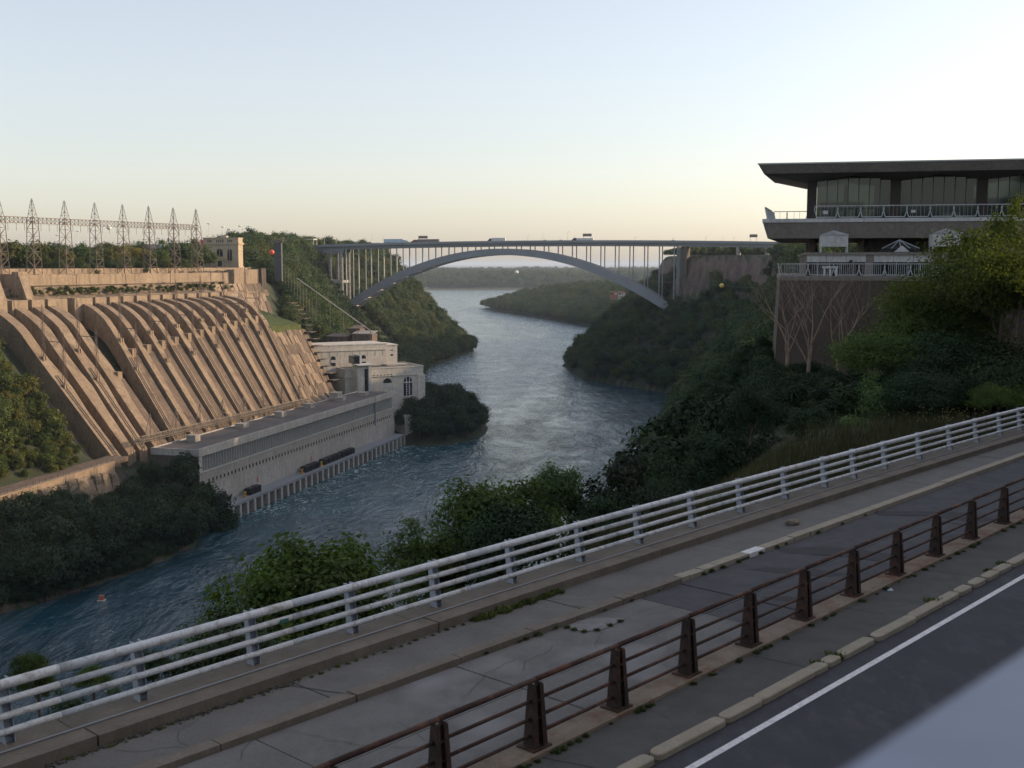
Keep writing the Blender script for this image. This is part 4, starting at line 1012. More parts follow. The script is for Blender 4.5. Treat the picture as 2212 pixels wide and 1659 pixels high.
def X2(px):
    lo, hi = -30.0, 70.0
    for _ in range(40):
        m = (lo + hi) / 2
        if proj(fw(Vector((m, 0, 30))))[0] < px: lo = m
        else: hi = m
    return lo
def Z2(py): return at_y(800, py, S_).z
for k in range(8):
    x = X2(794 + k * 7.3); wp(box_at(MB(), fw, x - .5, x + .5, -.12, .2, Z2(810), Z2(805)), 'square_window', M['dark_glass'])
wp(arch_window(fw, X2(828), X2(846), Z2(823), Z2(813), -.15), 'arched_window', M['dark_glass'])
wp(box_at(MB(), fw, X2(828), X2(846), -.2, 0, Z2(834), Z2(823.5)), 'white_panel', M['panel_white'])
wp(arch_window(fw, X2(872), X2(890), Z2(852), Z2(812), -.15), 'arched_window', M['dark_glass'])
for x in (877.6, 884.4): wp(box_at(MB(), fw, X2(x) - .22, X2(x) + .22, -.35, -.1, Z2(852), Z2(813)), 'mullion', M['panel_white'])
wp(box_at(MB(), fw, X2(872), X2(890), -.38, -.12, Z2(825), Z2(822.5)), 'transom', M['panel_white'])
for z in (828, 833, 838, 843, 848): wp(box_at(MB(), fw, X2(878), X2(884.2), -.3, -.12, Z2(z) - .12, Z2(z) + .12), 'glazing_bar', M['panel_white'])
for x in (743, 809):
    q = 12.85
    wp(arch_window(fw, X2(x - 5) - 1.5, X2(x + 5) - 1.5, Z2(775) + .3, Z2(768) + .6, q), 'arched_window', M['dark_glass'])
    wp(box_at(MB(), fw, X2(x - 5) - 1.5, X2(x + 5) - 1.5, q - .06, q + .1, Z2(780), Z2(775) + .3), 'white_panel', M['panel_white'])
    wp(box_at(MB(), fw, X2(x - 5) - 1.5, X2(x + 5) - 1.5, q, q + .2, Z2(786) - .2, Z2(780)), 'lower_window', M['dark_glass'])
for x in (850, 866):
    for z in (758.5, 769.5): wp(box_at(MB(), fw, X2(x) - .2, X2(x) + 1.0, 13.85, 14.1, Z2(z) - .1, Z2(z) + (.8 if z > 760 else .4)), 'vent_slot', M['dark_glass'])
# white stair tower in front of it
wp(box_at(MB(), fw, X2(762), X2(784), -8, .0, 8, Z2(783)), 'stair_tower', M['white_block'])
wp(box_at(MB(), fw, X2(784), X2(789.5), -9.5, .0, 8, Z2(781)), 'stair_fin', M['panel_white'])
wp(box_at(MB(), fw, X2(762) - .6, X2(795), -10, .3, Z2(781), Z2(779)), 'stair_canopy', M['panel_white'])
wp(box_at(MB(), fw, X2(777), X2(784) - .05, -8.2, -7.9, Z2(842), Z2(788)), 'stair_glass', M['dark_glass'])
wp(box_at(MB(), fw, X2(762), X2(773), -3, 6, Z2(779), Z2(763)), 'upper_stair', M['dark_glass'])
wp(box_at(MB(), fw, X2(773), X2(777), -4, 6, Z2(779), Z2(761)), 'upper_fin', M['panel_white'])
wp(box_at(MB(), fw, X2(789.6), X2(799), -1.0, .0, Z2(843), Z2(821)), 'porch', M['panel_white'])
for z in (830, 840): wp(box_at(MB(), fw, X2(792.5), X2(796), -1.15, -.9, Z2(z), Z2(z - 4)), 'porch_window', M['dark_glass'])
wp(box_at(MB(), fw, 30, 47, -15, .0, 3, 15), 'river_apron', M['white_block'])
for k in range(7): wp(box_at(MB(), fw, 46.9, 47.3, -14 + k * 2, -13.3 + k * 2, 3, 11), 'apron_buttress', M['wall_grey'])
# brown sheds above it
M['brown_shed'] = plain('brown_shed', (.14, .10, .08), .85, 0, .25, .2)
for k, (px0, px1, py0, py1, Y, lab) in enumerate(((756, 778, 705, 722, 705, 'small brown flat shed highest above the cream power house'), (762, 806, 716, 742, 696, 'larger brown shed with pale sloping roof above the cream power house'), (706, 752, 722, 744, 700, 'low brown service block left of the larger shed'))):
    a = at_y(px0, py1, Y); b = at_y(px1, py0, Y); s = empty('shed', (a.x, a.y, a.z - 6), 0, lab, 'shed')
    fr = frame((a.x, a.y), (.97, -.24)); w = b.x - a.x
    put(box_at(MB(), fr, 0, w, 0, 9, a.z - 10, b.z - 1.5), 'wall', M['brown_shed'], s)
    mb = MB(); mb.hexa([fr(Vector(v)) for v in ((-.4, -.6, b.z - 1.5), (w + .4, -.6, b.z - 1.5), (w + .4, 9.5, b.z - .2), (-.4, 9.5, b.z - .2), (-.4, -.6, b.z - 1.2), (w + .4, -.6, b.z - 1.2), (w + .4, 9.5, b.z + .2), (-.4, 9.5, b.z + .2))])
    put(mb, 'roof', M['wall_grey'] if k == 1 else M['brown_shed'], s)
    for j in range(3): put(box_at(MB(), fr, w * (.15 + .28 * j), w * (.15 + .28 * j) + 1.0, -.08, .2, b.z - 4.4, b.z - 2.8), 'window', M['dark_glass'], s)
# inclined railway up to the rim
a = at_y(815, 725, 690); b = at_y(640, 600, 700); inc = empty('inclined_cableway', (a.x, a.y, a.z - 1), 0, 'thin inclined cableway rising from the sheds to the dam corner', 'cableway')
for o_ in (0, 1.6): mb = MB(); mb.bar(a + Vector((0, o_, 0)), b + Vector((0, o_, 0)), .22); put(mb, 'cable', M['steel_light'], inc)
for k in range(6):
    q = a + (b - a) * (k + .5) / 6; mb = MB(); mb.bar(q, (q.x, q.y, max(hz(q.x, q.y), q.z - 14) - 2), .3); put(mb, 'trestle', M['lattice_grey'], inc)

# ------------------------------------------------------------------ sunlit retaining wall and terrace road at the left
a = at_z(-60, 1090, 27.6); b = at_z(243, 998, 27.6)
dv = (b - a); L = dv.length; fr = frame((a.x, a.y), (dv.x, dv.y))
rw = empty('retaining_wall', (a.x, a.y, 22), 0, 'sunlit concrete retaining wall with a thin railing above the shaded wood', 'wall')
for k in range(10):
    mb = MB(); mb.box(L * k / 10, L * (k + 1) / 10 - .1, -1.0 + .1 * (k % 2), .6, 15, 27.6).xf(fr); put(mb, 'wall_bay', M['pale_concrete'], rw)
mb = MB(); mb.box(0, L, -1.3, .8, 27.6, 28.0).xf(fr); put(mb, 'coping', M['pale_concrete'], rw)
mb = MB(); mb.box(0, L + 12, .8, 9, 26, 27.7).xf(fr); put(mb, 'terrace_road', M['slab_concrete'], rw)
for z in (28.6, 29.2):
    mb = MB(); mb.box(0, L, -.3, -.2, z, z + .08).xf(fr); put(mb, 'rail', M['lattice'], rw)
m0 = MB().box(-.06, .06, -.31, -.19, 28, 29.3).mesh('post', M['lattice'])
for k in range(24):
    q = fr(Vector((L * k / 23, 0, 0))); o = obj('post', m0, rw); o.location = q - rw.location
rr = random.Random(9)
rk = MB()
for k in range(15):
    p0 = L * k / 15; q0 = -1.2; w = L / 15 * rr.uniform(.9, 1.2); h1 = 26.4 - rr.uniform(.3, 3.0)
    mb = MB(); mb.hexa([fr(Vector(v)) for v in ((p0, q0 - rr.uniform(2, 5), 13), (p0 + w, q0 - rr.uniform(2, 5), 13), (p0 + w, q0, 13), (p0, q0, 13), (p0 + .5, q0 - rr.uniform(.4, 1.6), h1), (p0 + w - .4, q0 - rr.uniform(.3, 1.6), h1 - rr.uniform(0, 1.5)), (p0 + w, q0, h1), (p0, q0, h1 + .5))])
    rk.f += [tuple(i + len(rk.v) for i in f) for f in mb.f]; rk.v += mb.v
put(rk, 'rock_face', M['ledge_rock'], rw)
# ------------------------------------------------------------------ the steel arch bridge
BL = np.array([-151.0, 1050.0]); BR = np.array([135.0, 960.0]); bd = (BR - BL) / np.linalg.norm(BR - BL); BS = float(np.linalg.norm(BR - BL))
fr_b = frame(BL, bd)                           # p along the span, q away from us (the far rib), z up
br = empty('arch_bridge', (BL[0], BL[1], 60), 0, 'long grey steel arch bridge carrying a road high over the gorge', 'bridge')
def bp(mb, name, mat, **k): return put(mb.xf(fr_b), name, mat, br, **k)
def deck_z(p): return 118.9 - .00006 * (p - 190) ** 2 * (1 if p > 190 else 1)
def arch_c(p): t = (p / BS - .5) * 2; return 60.5 + (110.4 - 60.5) * (1 - t * t)
def arch_h(p): t = abs(p / BS - .5) * 2; return 5.6 + 1.6 * t
GAP = 15.0
for q in (0, GAP):                             # the two box ribs
    mb = MB(); n = 48
    for i in range(n + 1):
        p = BS * i / n; t = (p / BS - .5) * 2; sl = math.atan(-4 * (110.4 - 60.5) * t / BS * 1.0)
        c = arch_c(p); h = arch_h(p) / 2; dx = -math.sin(sl) * h; dz = math.cos(sl) * h
        mb.v += [(p - dx, q - .9, c - dz), (p + dx, q - .9, c + dz), (p + dx, q + .9, c + dz), (p - dx, q + .9, c - dz)]
    for i in range(n):
        a = i * 4; b = a + 4
        for j in range(4): mb.f.append((a + j, b + j, b + (j + 1) % 4, a + (j + 1) % 4))
    mb.f.append((3, 2, 1, 0)); e = len(mb.v) - 4; mb.f.append((e, e + 1, e + 2, e + 3))
    bp(mb, 'arch_rib', M['steel_bridge'])
NB = 24; bay = BS / NB
for i in range(NB + 1):
    p = bay * i; zt = deck_z(p) - 3.6; zb = arch_c(p) + arch_h(p) / 2 / max(.6, math.cos(math.atan(4 * 49.9 * abs(p / BS - .5) * 2 / BS))) - .6
    if zt - zb > .5:
        for q in (0, GAP):
            mb = MB(); mb.box(p - .42, p + .42, q - .5, q + .5, zb, zt); bp(mb, 'column', M['steel_light'] if q == 0 and i < 5 else M['steel_bridge'])  # first near columns: sunlight put into a lighter steel
    if i < NB:
        c = arch_c(p + bay / 2) - arch_h(p) * .38
        mb = MB(); mb.bar((p + bay / 2, .9, c), (p + bay / 2, GAP - .9, c), 1.1, .8); bp(mb, 'lateral_strut', M['steel_light'])  # sunlit look of the struts put into the lighter steel
        c2 = arch_c(p) - arch_h(p) * .38; c3 = arch_c(p + bay) - arch_h(p) * .38
        mb = MB(); mb.bar((p, .9, c2), (p + bay / 2, GAP - .9, c), .35); mb.bar((p + bay / 2, GAP - .9, c), (p + bay, .9, c3), .35); bp(mb, 'lateral_brace', M['steel_bridge'])
def strip(mb, p0, p1, q0, q1, zo0, zo1, n):
    for i in range(n + 1):
        p = p0 + (p1 - p0) * i / n; z = deck_z(p)
        mb.v += [(p, q0, z + zo0), (p, q0, z + zo1), (p, q1, z + zo1), (p, q1, z + zo0)]
    for i in range(n):
        a = len(mb.v) - 4 * (n + 1) + i * 4; b = a + 4
        for j in range(4): mb.f.append((a + j, b + j, b + (j + 1) % 4, a + (j + 1) % 4))
    k = len(mb.v) - 4 * (n + 1); mb.f.append((k + 3, k + 2, k + 1, k)); e = len(mb.v) - 4; mb.f.append((e, e + 1, e + 2, e + 3))
    return mb
bp(strip(MB(), -45, BS + 150, -3.0, GAP + 3.0, -1.0, 0.0, 60), 'deck_slab', M['steel_bridge'])
bp(strip(MB(), -2, BS + 150, -.6, .2, -3.7, -1.0, 60), 'deck_girder', M['steel_bridge'])
bp(strip(MB(), -2, BS + 150, GAP - .6, GAP + .2, -3.7, -1.0, 60), 'deck_girder', M['steel_bridge'])
bp(strip(MB(), -45, -2.2, -.6, .2, -6.4, -1.0, 10), 'approach_girder', M['steel_bridge'])
bp(strip(MB(), -45, -2.2, GAP - .6, GAP + .2, -6.4, -1.0, 10), 'approach_girder', M['steel_bridge'])
bp(strip(MB(), -45, BS + 150, -3.1, -2.8, 0, 1.15, 60), 'parapet', M['steel_bridge'])
bp(strip(MB(), -45, BS + 150, GAP + 2.8, GAP + 3.1, 0, 1.15, 60), 'parapet', M['steel_bridge'])
bp(strip(MB(), -45, BS + 150, -2.4, GAP + 2.4, 0, .06, 60), 'road_surface', M['asphalt'])
for i in range(38):                            # floor beams under the deck
    p = -1 + i * bay / 2 * 1.0
    if p > BS + 2: break
    mb = MB(); z = deck_z(p); mb.bar((p, 0, z - 1.6), (p, GAP, z - 1.6), .4, 1.0); bp(mb, 'floor_beam', M['steel_bridge'])
# pier towers at both ends
for p, zb, dd in ((-16, 62, 'left'), (-4.5, 60, 'left'), (BS + 3.5, 58, 'right')):
    for q in (0, GAP):
        mb = MB(); lat_tower(mb, (p, q, zb - 8), 1.7, 2.0, deck_z(p) - 5.8 - zb + 8, 12, (1, 0), .34); bp(mb, 'pier_leg', M['steel_light'] if p == -4.5 else M['steel_bridge'])
        mb = MB(); mb.box(p - .45, p + .45, q - .45, q + .45, zb - 8, deck_z(p) - 4); bp(mb, 'pier_core', M['steel_light'] if p == -4.5 else M['steel_bridge'])  # inner left pier also gets the lighter steel for its lit look
    mb = MB(); mb.bar((p, 0, 84), (p, GAP, 84), 1.2, 2.4); bp(mb, 'pier_cross_beam', M['steel_light'])
mb = MB(); mb.bar((-16, 0, 84), (-4.5, 0, 84), 1.2, 2.6); bp(mb, 'pier_cross_beam', M['steel_light'])
mb = MB(); mb.box(BS + 6.5, BS + 10.5, -2, GAP + 2, 70, deck_z(BS) - 3.7); bp(mb, 'abutment', M['dark_concrete'])
mb = MB(); mb.hexa([(BS - 6, -6, 50), (BS + 7, -6, 54), (BS + 7, GAP + 3, 54), (BS - 6, GAP + 3, 50), (BS - 4.5, -6, 60), (BS + 8, -6, 67), (BS + 8, GAP + 3, 67), (BS - 4.5, GAP + 3, 60)]); bp(mb, 'skewback', M['pale_concrete'])
mb = MB(); mb.hexa([(-8, -3, 54), (3, -3, 51), (3, GAP + 3, 51), (-8, GAP + 3, 54), (-8, -3, 65), (1.5, -3, 60), (1.5, GAP + 3, 60), (-8, GAP + 3, 65)]); bp(mb, 'skewback', M['pale_concrete'])
for p in (BS + 52, BS + 75, BS + 105): mb = MB(); mb.box(p - 1.2, p + 1.2, 0, GAP, 96, deck_z(p) - 3.7); bp(mb, 'approach_pier', M['wall_grey'])
bang = math.atan2(bd[1], bd[0])
def on_deck(px, q):
    lo, hi = -60.0, BS + 160
    for _ in range(40):
        m = (lo + hi) / 2
        if proj(fr_b(Vector((m, q, 119))))[0] < px: lo = m
        else: hi = m
    return (lo + hi) / 2
# road gantries, lamps and traffic on the deck
M['sign_back'] = plain('sign_back', (.20, .15, .13), .6)
for px0, px1, lab in ((655, 680, 'pale portal frame over the road at the left end of the bridge'),):
    p0, p1 = on_deck(px0, 4), on_deck(px1, 4); r = empty('toll_portal', fr_b(Vector((p0, 4, deck_z(p0)))), 0, lab, 'portal frame')
    for p in (p0, p1):
        for q in (1, 8): put(MB().box(p - .2, p + .2, q - .2, q + .2, deck_z(p), deck_z(p) + 6.4).xf(fr_b), 'leg', M['steel_light'], r)
    put(MB().box(p0 - .4, p1 + .4, .7, 8.3, deck_z(p0) + 6.4, deck_z(p0) + 7.4).xf(fr_b), 'beam', M['steel_light'], r)
    for k in range(5): put(MB().box(p0 + .6 + k * (p1 - p0 - 2) / 4.4, p0 + 1.5 + k * (p1 - p0 - 2) / 4.4, .5, .7, deck_z(p0) + 6.5, deck_z(p0) + 7.2).xf(fr_b), 'lamp_panel', M['line_paint'], r)
for px0, px1, lab in ((904, 924, 'small overhead sign gantry on the bridge above the second truck from left'), (1259, 1278, 'small overhead sign gantry on the bridge near the right-hand truck'), (1619, 1636, 'small overhead sign gantry on the right approach beside the building terrace')):
    p0, p1 = on_deck(px0, 2), on_deck(px1, 2); zz = deck_z(p0); r = empty('sign_gantry', fr_b(Vector((p0, 2, zz))), 0, lab, 'sign gantry', 'sign gantries along the bridge')
    for p in (p0 + .6, p1 - .6): put(MB().box(p - .12, p + .12, 1.9, 2.1, zz, zz + 4.6).xf(fr_b), 'leg', M['steel_bridge'], r)
    put(MB().box(p0, p1, 1.8, 2.1, zz + 4.4, zz + 6.6).xf(fr_b), 'panel', M['sign_back'], r)
    put(MB().box(p0 + .2, p1 - .2, 1.6, 1.78, zz + 6.65, zz + 6.9).xf(fr_b), 'lamp_rail', M['steel_light'], r)
lamp_px = [(701, 18), (726, 17), (803, 20), (827, 18), (1140, 13), (1172, 15), (1226, 20), (1240, 12), (1370, 8), (1453, 8), (1524, 10), (1560, 9), (1585, 9)]
for n, (px, hh) in enumerate(lamp_px):
    q = 17 if n % 2 else -2; p = on_deck(px, q); zz = deck_z(p); o = fr_b(Vector((p, q, zz)))
    r = empty('street_lamp', o, 0, ('thin lamp post on the bridge, %s from the left end' % (ORD + ['thirteenth'])[n]), 'street lamp', 'lamp posts along the bridge deck')
    r.rotation_euler = (0, 0, bang); h = hh / 2.47
    MB().tube([(0, 0, 0), (0, 0, h), (.5, 0, h + .35)], [.16, .11, .09], 5).build('pole', M['steel_light'], r)
    MB().box(.4, 1.7, -.2, .2, h + .28, h + .48).build('lamp_head', M['steel_light'], r)
M['truck_white'] = plain('truck_white', (.42, .50, .58), .4)
M['truck_brown'] = plain('truck_brown', (.17, .14, .13), .5)
M['cab_red'] = plain('cab_red', (.12, .04, .035), .4)
M['cab_dark'] = plain('cab_dark', (.04, .04, .05), .4)
M['tyre'] = plain('tyre', (.02, .02, .02), .9)
M['chrome_lt'] = plain('chrome_lt', (.55, .56, .56), .4)
def wheel_mesh(r, w):
    mb = MB(); mb.tube([(0, -w / 2, 0), (0, w / 2, 0)], r, 12); return mb.mesh('wheel', M['tyre'])
WM = wheel_mesh(.52, .5)
def truck(px0, px1, q, body, cab, label, direction=1, h=3.0, faired=False):
    p0, p1 = on_deck(px0, q), on_deck(px1, q); L = p1 - p0; z = deck_z((p0 + p1) / 2) + .08
    r = empty('truck', fr_b(Vector(((p0 + p1) / 2, q, z))), bang + (0 if direction > 0 else math.pi), label, 'truck', 'trucks crossing the bridge')
    a = -L / 2; tl = L * .76
    MB().bevbox(a, a + tl, -1.25, 1.25, 1.15, 1.15 + h, .08).build('trailer', body, r)
    MB().box(a + .2, a + tl - .3, -.6, .6, .8, 1.15).build('chassis', M['tyre'], r)
    c0 = a + tl + .5; c1 = L / 2
    mb = MB(); mb.hexa([(c0, -1.2, .6), (c1 - .1, -1.2, .6), (c1 - .1, 1.2, .6), (c0, 1.2, .6), (c0, -1.2, 3.7 if faired else 3.1), (c0 + (c1 - c0) * .45, -1.15, 3.3), (c0 + (c1 - c0) * .45, 1.15, 3.3), (c0, 1.2, 3.7 if faired else 3.1)]); mb.box(c1 - 1.3, c1, -1.1, 1.1, .6, 1.8)
    cb = mb.build('cab', cab, r)
    MB().hexa([(c0 + (c1 - c0) * .50, -1.0, 2.1), (c0 + (c1 - c0) * .78, -1.0, 2.05), (c0 + (c1 - c0) * .78, 1.0, 2.05), (c0 + (c1 - c0) * .50, 1.0, 2.1), (c0 + (c1 - c0) * .47, -1.0, 3.0), (c0 + (c1 - c0) * .53, -1.0, 3.0), (c0 + (c1 - c0) * .53, 1.0, 3.0), (c0 + (c1 - c0) * .47, 1.0, 3.0)]).build('windscreen', M['dark_glass'], r)
    for x in (a + 1.2, a + 2.5, c0 - .6, c0 + .7, c1 - 1.2):
        for y in (-1.0, 1.0): o = obj('wheel', WM, r); o.location = (x, y, .52)
truck(830, 884, -.2, M['truck_white'], M['truck_white'], 'pale blue-white long truck, leftmost of the trucks on the bridge', 1, 3.2, True)
truck(888, 949, 3, M['truck_brown'], M['cab_red'], 'brown box truck with red cab following the leftmost truck', -1, 2.5)
truck(1054, 1092, 3, M['chrome_lt'], M['cab_dark'], 'short pale truck with dark cab near the crown of the bridge', -1, 2.6)
truck(1235, 1282, 3, M['chrome_lt'], M['cab_dark'], 'pale low truck, rightmost of the trucks on the bridge', -1, 1.8)
def car(px, q, label, mat):
    p = on_deck(px, q); z = deck_z(p) + .08
    r = empty('car', fr_b(Vector((p, q, z))), bang, label, 'car', 'cars on the bridge deck')
    mb = MB(); mb.bevbox(-2.2, 2.2, -.9, .9, .35, .95, .12); mb.build('body', mat, r)
    MB().hexa([(-1.5, -.82, .93), (1.1, -.82, .93), (1.1, .82, .93), (-1.5, .82, .93), (-1.0, -.7, 1.5), (.45, -.7, 1.5), (.45, .7, 1.5), (-1.0, .7, 1.5)]).build('cabin', M['dark_glass'], r)
    for x in (-1.4, 1.4):
        for y in (-.85, .85): o = obj('wheel', WM, r); o.location = (x, y, .33); o.scale = (.62, .5, .62)
car(1178, -1.5, 'dark car on the bridge just right of the short pale truck', M['cab_dark'])
car(1212, -1.5, 'dark car on the bridge halfway to the right-hand truck', M['cab_dark'])
car(1455, -1.5, 'dark car near the right end of the bridge', M['cab_dark'])
car(1222, 14, 'red car on the far lane just left of the right-hand truck', M['cab_red'])

# low orange house among the trees on the far point
o_ = at_y(1318, 636, 1800); hs = empty('riverside_house', (o_.x, o_.y, o_.z - 3), 0, 'long sunlit orange-roofed house among trees beyond the bridge arch', 'house')
M['orange'] = plain('orange', (.34, .12, .07), .7)
fr = frame((o_.x, o_.y), (1, -.1))
zb = o_.z
for k in range(4): put(box_at(MB(), fr, k * 6.2, k * 6.2 + 5.4, 0, 9, zb - 8, zb + 3.4), 'wing', M['orange'] if k != 2 else M['white_block'], hs)
put(box_at(MB(), fr, -.6, 24.6, -.8, 9.6, zb + 3.4, zb + 4.2), 'roof', M['orange'], hs)
for k in range(4): put(box_at(MB(), fr, k * 6.2 + 1, k * 6.2 + 4.2, -.1, .1, zb - .2, zb + 2.4), 'window', M['white_block'] if k % 2 else M['dark_glass'], hs)
put(box_at(MB(), fr, 13, 24, -3, -.1, zb - 3, zb - .6), 'terrace', M['white_block'], hs)
# ------------------------------------------------------------------ the terraced observation building on the right
EO = np.array([23.2, 105.0]); EDIR = (math.cos(R(-12.5)), math.sin(R(-12.5)))
fe = frame(EO, EDIR)                           # p to the right along the front, q into the building
ob = empty('observation_building', (EO[0], EO[1], 78), 0, 'modern concrete building with overhanging flat roof, glass hall and railed terraces', 'building')
def ep(mb, name, mat, raw=False, **k): return put(mb if raw else mb.xf(fe), name, mat, ob, **k)
def PP(px, q=0.0, z=104.0):
    lo, hi = -20.0, 70.0
    for _ in range(40):
        m = (lo + hi) / 2
        if proj(fe(Vector((m, q, z))))[0] < px: lo = m
        else: hi = m
    return (lo + hi) / 2
PE = 52.0
# roof: fascia leaning inwards, folded soffit that dips at every column
r0 = PP(1638, -1.2, 109)
cols = [PP(1753, 3.2, 105), PP(1933, 3.2, 105), PP(2119, 3.2, 105)]
step = cols[1] - cols[0]
cols += [cols[-1] + step * k for k in (1, 2, 3)]
mb = MB()
mb.hexa([(r0 + .5, -.7, 108.05), (PE, -.7, 108.05), (PE, 12, 108.05), (r0 + 1.6, 12, 108.05), (r0, -1.2, 108.85), (PE, -1.2, 108.85), (PE, 12, 108.85), (r0 + 1.0, 12, 108.85)])
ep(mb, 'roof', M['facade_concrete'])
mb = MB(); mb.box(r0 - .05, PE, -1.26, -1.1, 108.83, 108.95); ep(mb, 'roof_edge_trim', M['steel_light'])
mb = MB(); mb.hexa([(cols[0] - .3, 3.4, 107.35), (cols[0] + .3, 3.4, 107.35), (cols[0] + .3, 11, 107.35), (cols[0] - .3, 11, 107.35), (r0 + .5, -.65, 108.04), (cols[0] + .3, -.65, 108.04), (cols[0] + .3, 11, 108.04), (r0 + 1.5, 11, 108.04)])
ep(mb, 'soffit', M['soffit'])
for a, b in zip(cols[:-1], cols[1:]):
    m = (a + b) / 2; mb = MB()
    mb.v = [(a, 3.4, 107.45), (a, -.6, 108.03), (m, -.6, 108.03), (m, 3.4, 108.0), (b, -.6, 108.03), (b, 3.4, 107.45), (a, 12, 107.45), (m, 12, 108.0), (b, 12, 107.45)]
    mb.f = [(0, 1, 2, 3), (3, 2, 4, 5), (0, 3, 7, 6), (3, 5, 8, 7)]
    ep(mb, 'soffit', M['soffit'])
for p in cols:
    mb = MB(); mb.box(p - .42, p + .42, 2.6, 3.5, 98.9, 107.5); ep(mb, 'column', M['col_brown'])
M['tint_glass'], _nt, _b = new_mat('tint_glass')
_b.inputs['Base Color'].default_value = (.045, .066, .068, 1); _b.inputs['Roughness'].default_value = .06; _b.inputs['Specular IOR Level'].default_value = .8
_tb = _nt.nodes.new('ShaderNodeBsdfTransparent'); _tb.inputs[0].default_value = (.34, .40, .38, 1)
_mx = _nt.nodes.new('ShaderNodeMixShader'); _mx.inputs[0].default_value = .35
_nt.links.new(_b.outputs[0], _mx.inputs[1]); _nt.links.new(_tb.outputs[0], _mx.inputs[2]); _nt.links.new(_mx.outputs[0], _nt.nodes['Material Output'].inputs[0])
M['bronze'] = plain('bronze', (.11, .10, .065), .5)
for i, (a, b) in enumerate(zip(cols[:-1], cols[1:])):
    n = 7
    for k in range(n):
        x0 = a + .42 + (b - a - .84) * k / n; x1 = a + .42 + (b - a - .84) * (k + 1) / n
        xm = (x0 + x1) / 2; t = 1 - abs(xm - (a + b) / 2) / ((b - a) / 2)
        mb = MB(); mb.box(x0 + .03, x1 - .03, 3.0, 3.04, 104.15, 107.45 + .6 * t); ep(mb, 'glass_pane', M['tint_glass'])
        mb = MB(); mb.box(x1 - .035, x1 + .035, 2.92, 3.08, 104.1, 107.45 + .6 * t); ep(mb, 'mullion', M['bronze'])
# left return of the glass hall
for k in range(2):
    mb = MB(); mb.box(cols[0] - .02, cols[0] + .02, 3.6 + k * 3.0, 6.5 + k * 3.0, 104.15, 107.3); ep(mb, 'side_pane', M['tint_glass'])
# things inside: back wall with openings, ceiling hangers, dark furniture
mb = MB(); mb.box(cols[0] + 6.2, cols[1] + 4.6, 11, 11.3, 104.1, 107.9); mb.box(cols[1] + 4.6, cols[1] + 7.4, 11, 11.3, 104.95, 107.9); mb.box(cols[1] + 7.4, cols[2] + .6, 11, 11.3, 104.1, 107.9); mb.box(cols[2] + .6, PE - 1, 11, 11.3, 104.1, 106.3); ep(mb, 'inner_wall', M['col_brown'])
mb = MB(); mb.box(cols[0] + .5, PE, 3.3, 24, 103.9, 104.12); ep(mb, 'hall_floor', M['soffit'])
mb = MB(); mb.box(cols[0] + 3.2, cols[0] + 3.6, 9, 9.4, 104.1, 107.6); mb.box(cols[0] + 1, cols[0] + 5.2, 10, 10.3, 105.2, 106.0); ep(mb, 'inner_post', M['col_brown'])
# exhibition canopies standing inside behind the glass
for k, p in enumerate((cols[0] + 5.4, cols[1] + 1.4)):
    mb = MB(); mb.v = [(p, 7, 105.3), (p + 3.6, 7, 105.3), (p + 3.6, 10.6, 105.3), (p, 10.6, 105.3), (p + 1.8, 8.8, 106.7)]
    mb.f = [(0, 1, 4), (1, 2, 4), (2, 3, 4), (3, 0, 4)]; ep(mb, 'pyramid_canopy', M['window_strip'])
for k in range(9):
    p = cols[0] + 1.6 + k * 2.35; mb = MB(); mb.box(p, p + .55, 4.6, 5.1, 104.1, 105.0); mb.box(p, p + .55, 5.0, 5.1, 105, 105.5); ep(mb, 'chair', M['window_strip'] if k % 3 else M['col_brown'])
# upper terrace slab
t0 = PP(1648, 0, 103.9)
mb = MB(); mb.hexa([(t0 + .45, .3, 102.3), (PE, .3, 102.3), (PE, 26, 102.3), (t0 + 2.0, 26, 102.3), (t0, 0, 103.72), (PE, 0, 103.72), (PE, 26, 103.72), (t0 + 1.6, 26, 103.72)])
ep(mb, 'terrace_slab', M['facade_concrete'])
mb = MB(); mb.hexa([(t0 - .05, -.08, 103.724), (PE, -.08, 103.724), (PE, 26, 103.724), (t0 + 1.6, 26, 103.724), (t0 - .05, -.08, 104.05), (PE, -.08, 104.05), (PE, 26, 104.05), (t0 + 1.6, 26, 104.05)]); ep(mb, 'terrace_kerb', M['panel_white'])
def rail_panel(p0, p1, q, z, h, bars, name='railing_panel', thin=.028):
    # a welded frame whose ends lean outwards to the top
    mb = MB(); w = .10; lean = .20
    a, b = p0 + .16, p1 - .16
    mb.bar((a - lean * .0, q, z + .12), (b, q, z + .12), .07); mb.bar((a - lean, q, z + h), (b + lean, q, z + h), .07)
    mb.bar((a, q, z + .12), (a - lean, q, z + h * .72), .07); mb.bar((a - lean, q, z + h * .7), (a - lean + .05, q, z + h), .07)
    mb.bar((b, q, z + .12), (b + lean, q, z + h * .72), .07); mb.bar((b + lean, q, z + h * .7), (b + lean - .05, q, z + h), .07)
    for k in range(1, bars): x = a + (b - a) * k / bars; mb.bar((x, q, z + .12), (x, q, z + h), thin)
    return ep(mb, name, M['trim_rail'])
pw = 1.97
p = PP(1760, .3, 104.1); k = 0
while p < PE - 2: rail_panel(p, p + pw, .3, 104.05, 1.12, 5, thin=.016); p += pw
a = PP(1655, .3, 104.1)
mb = MB()
for k in range(18): mb.bar((a + .1 + k * .05, .4 + k * .62, 104.05), (a - .12 + k * .05, .4 + k * .62, 105.05), .07)
mb.bar((a - .1, .3, 105.1), (a + .8, 11.3, 105.1), .09); mb.bar((a + .05, .3, 104.15), (a + 1.0, 11.3, 104.15), .07); ep(mb, 'side_railing', M['trim_rail'])
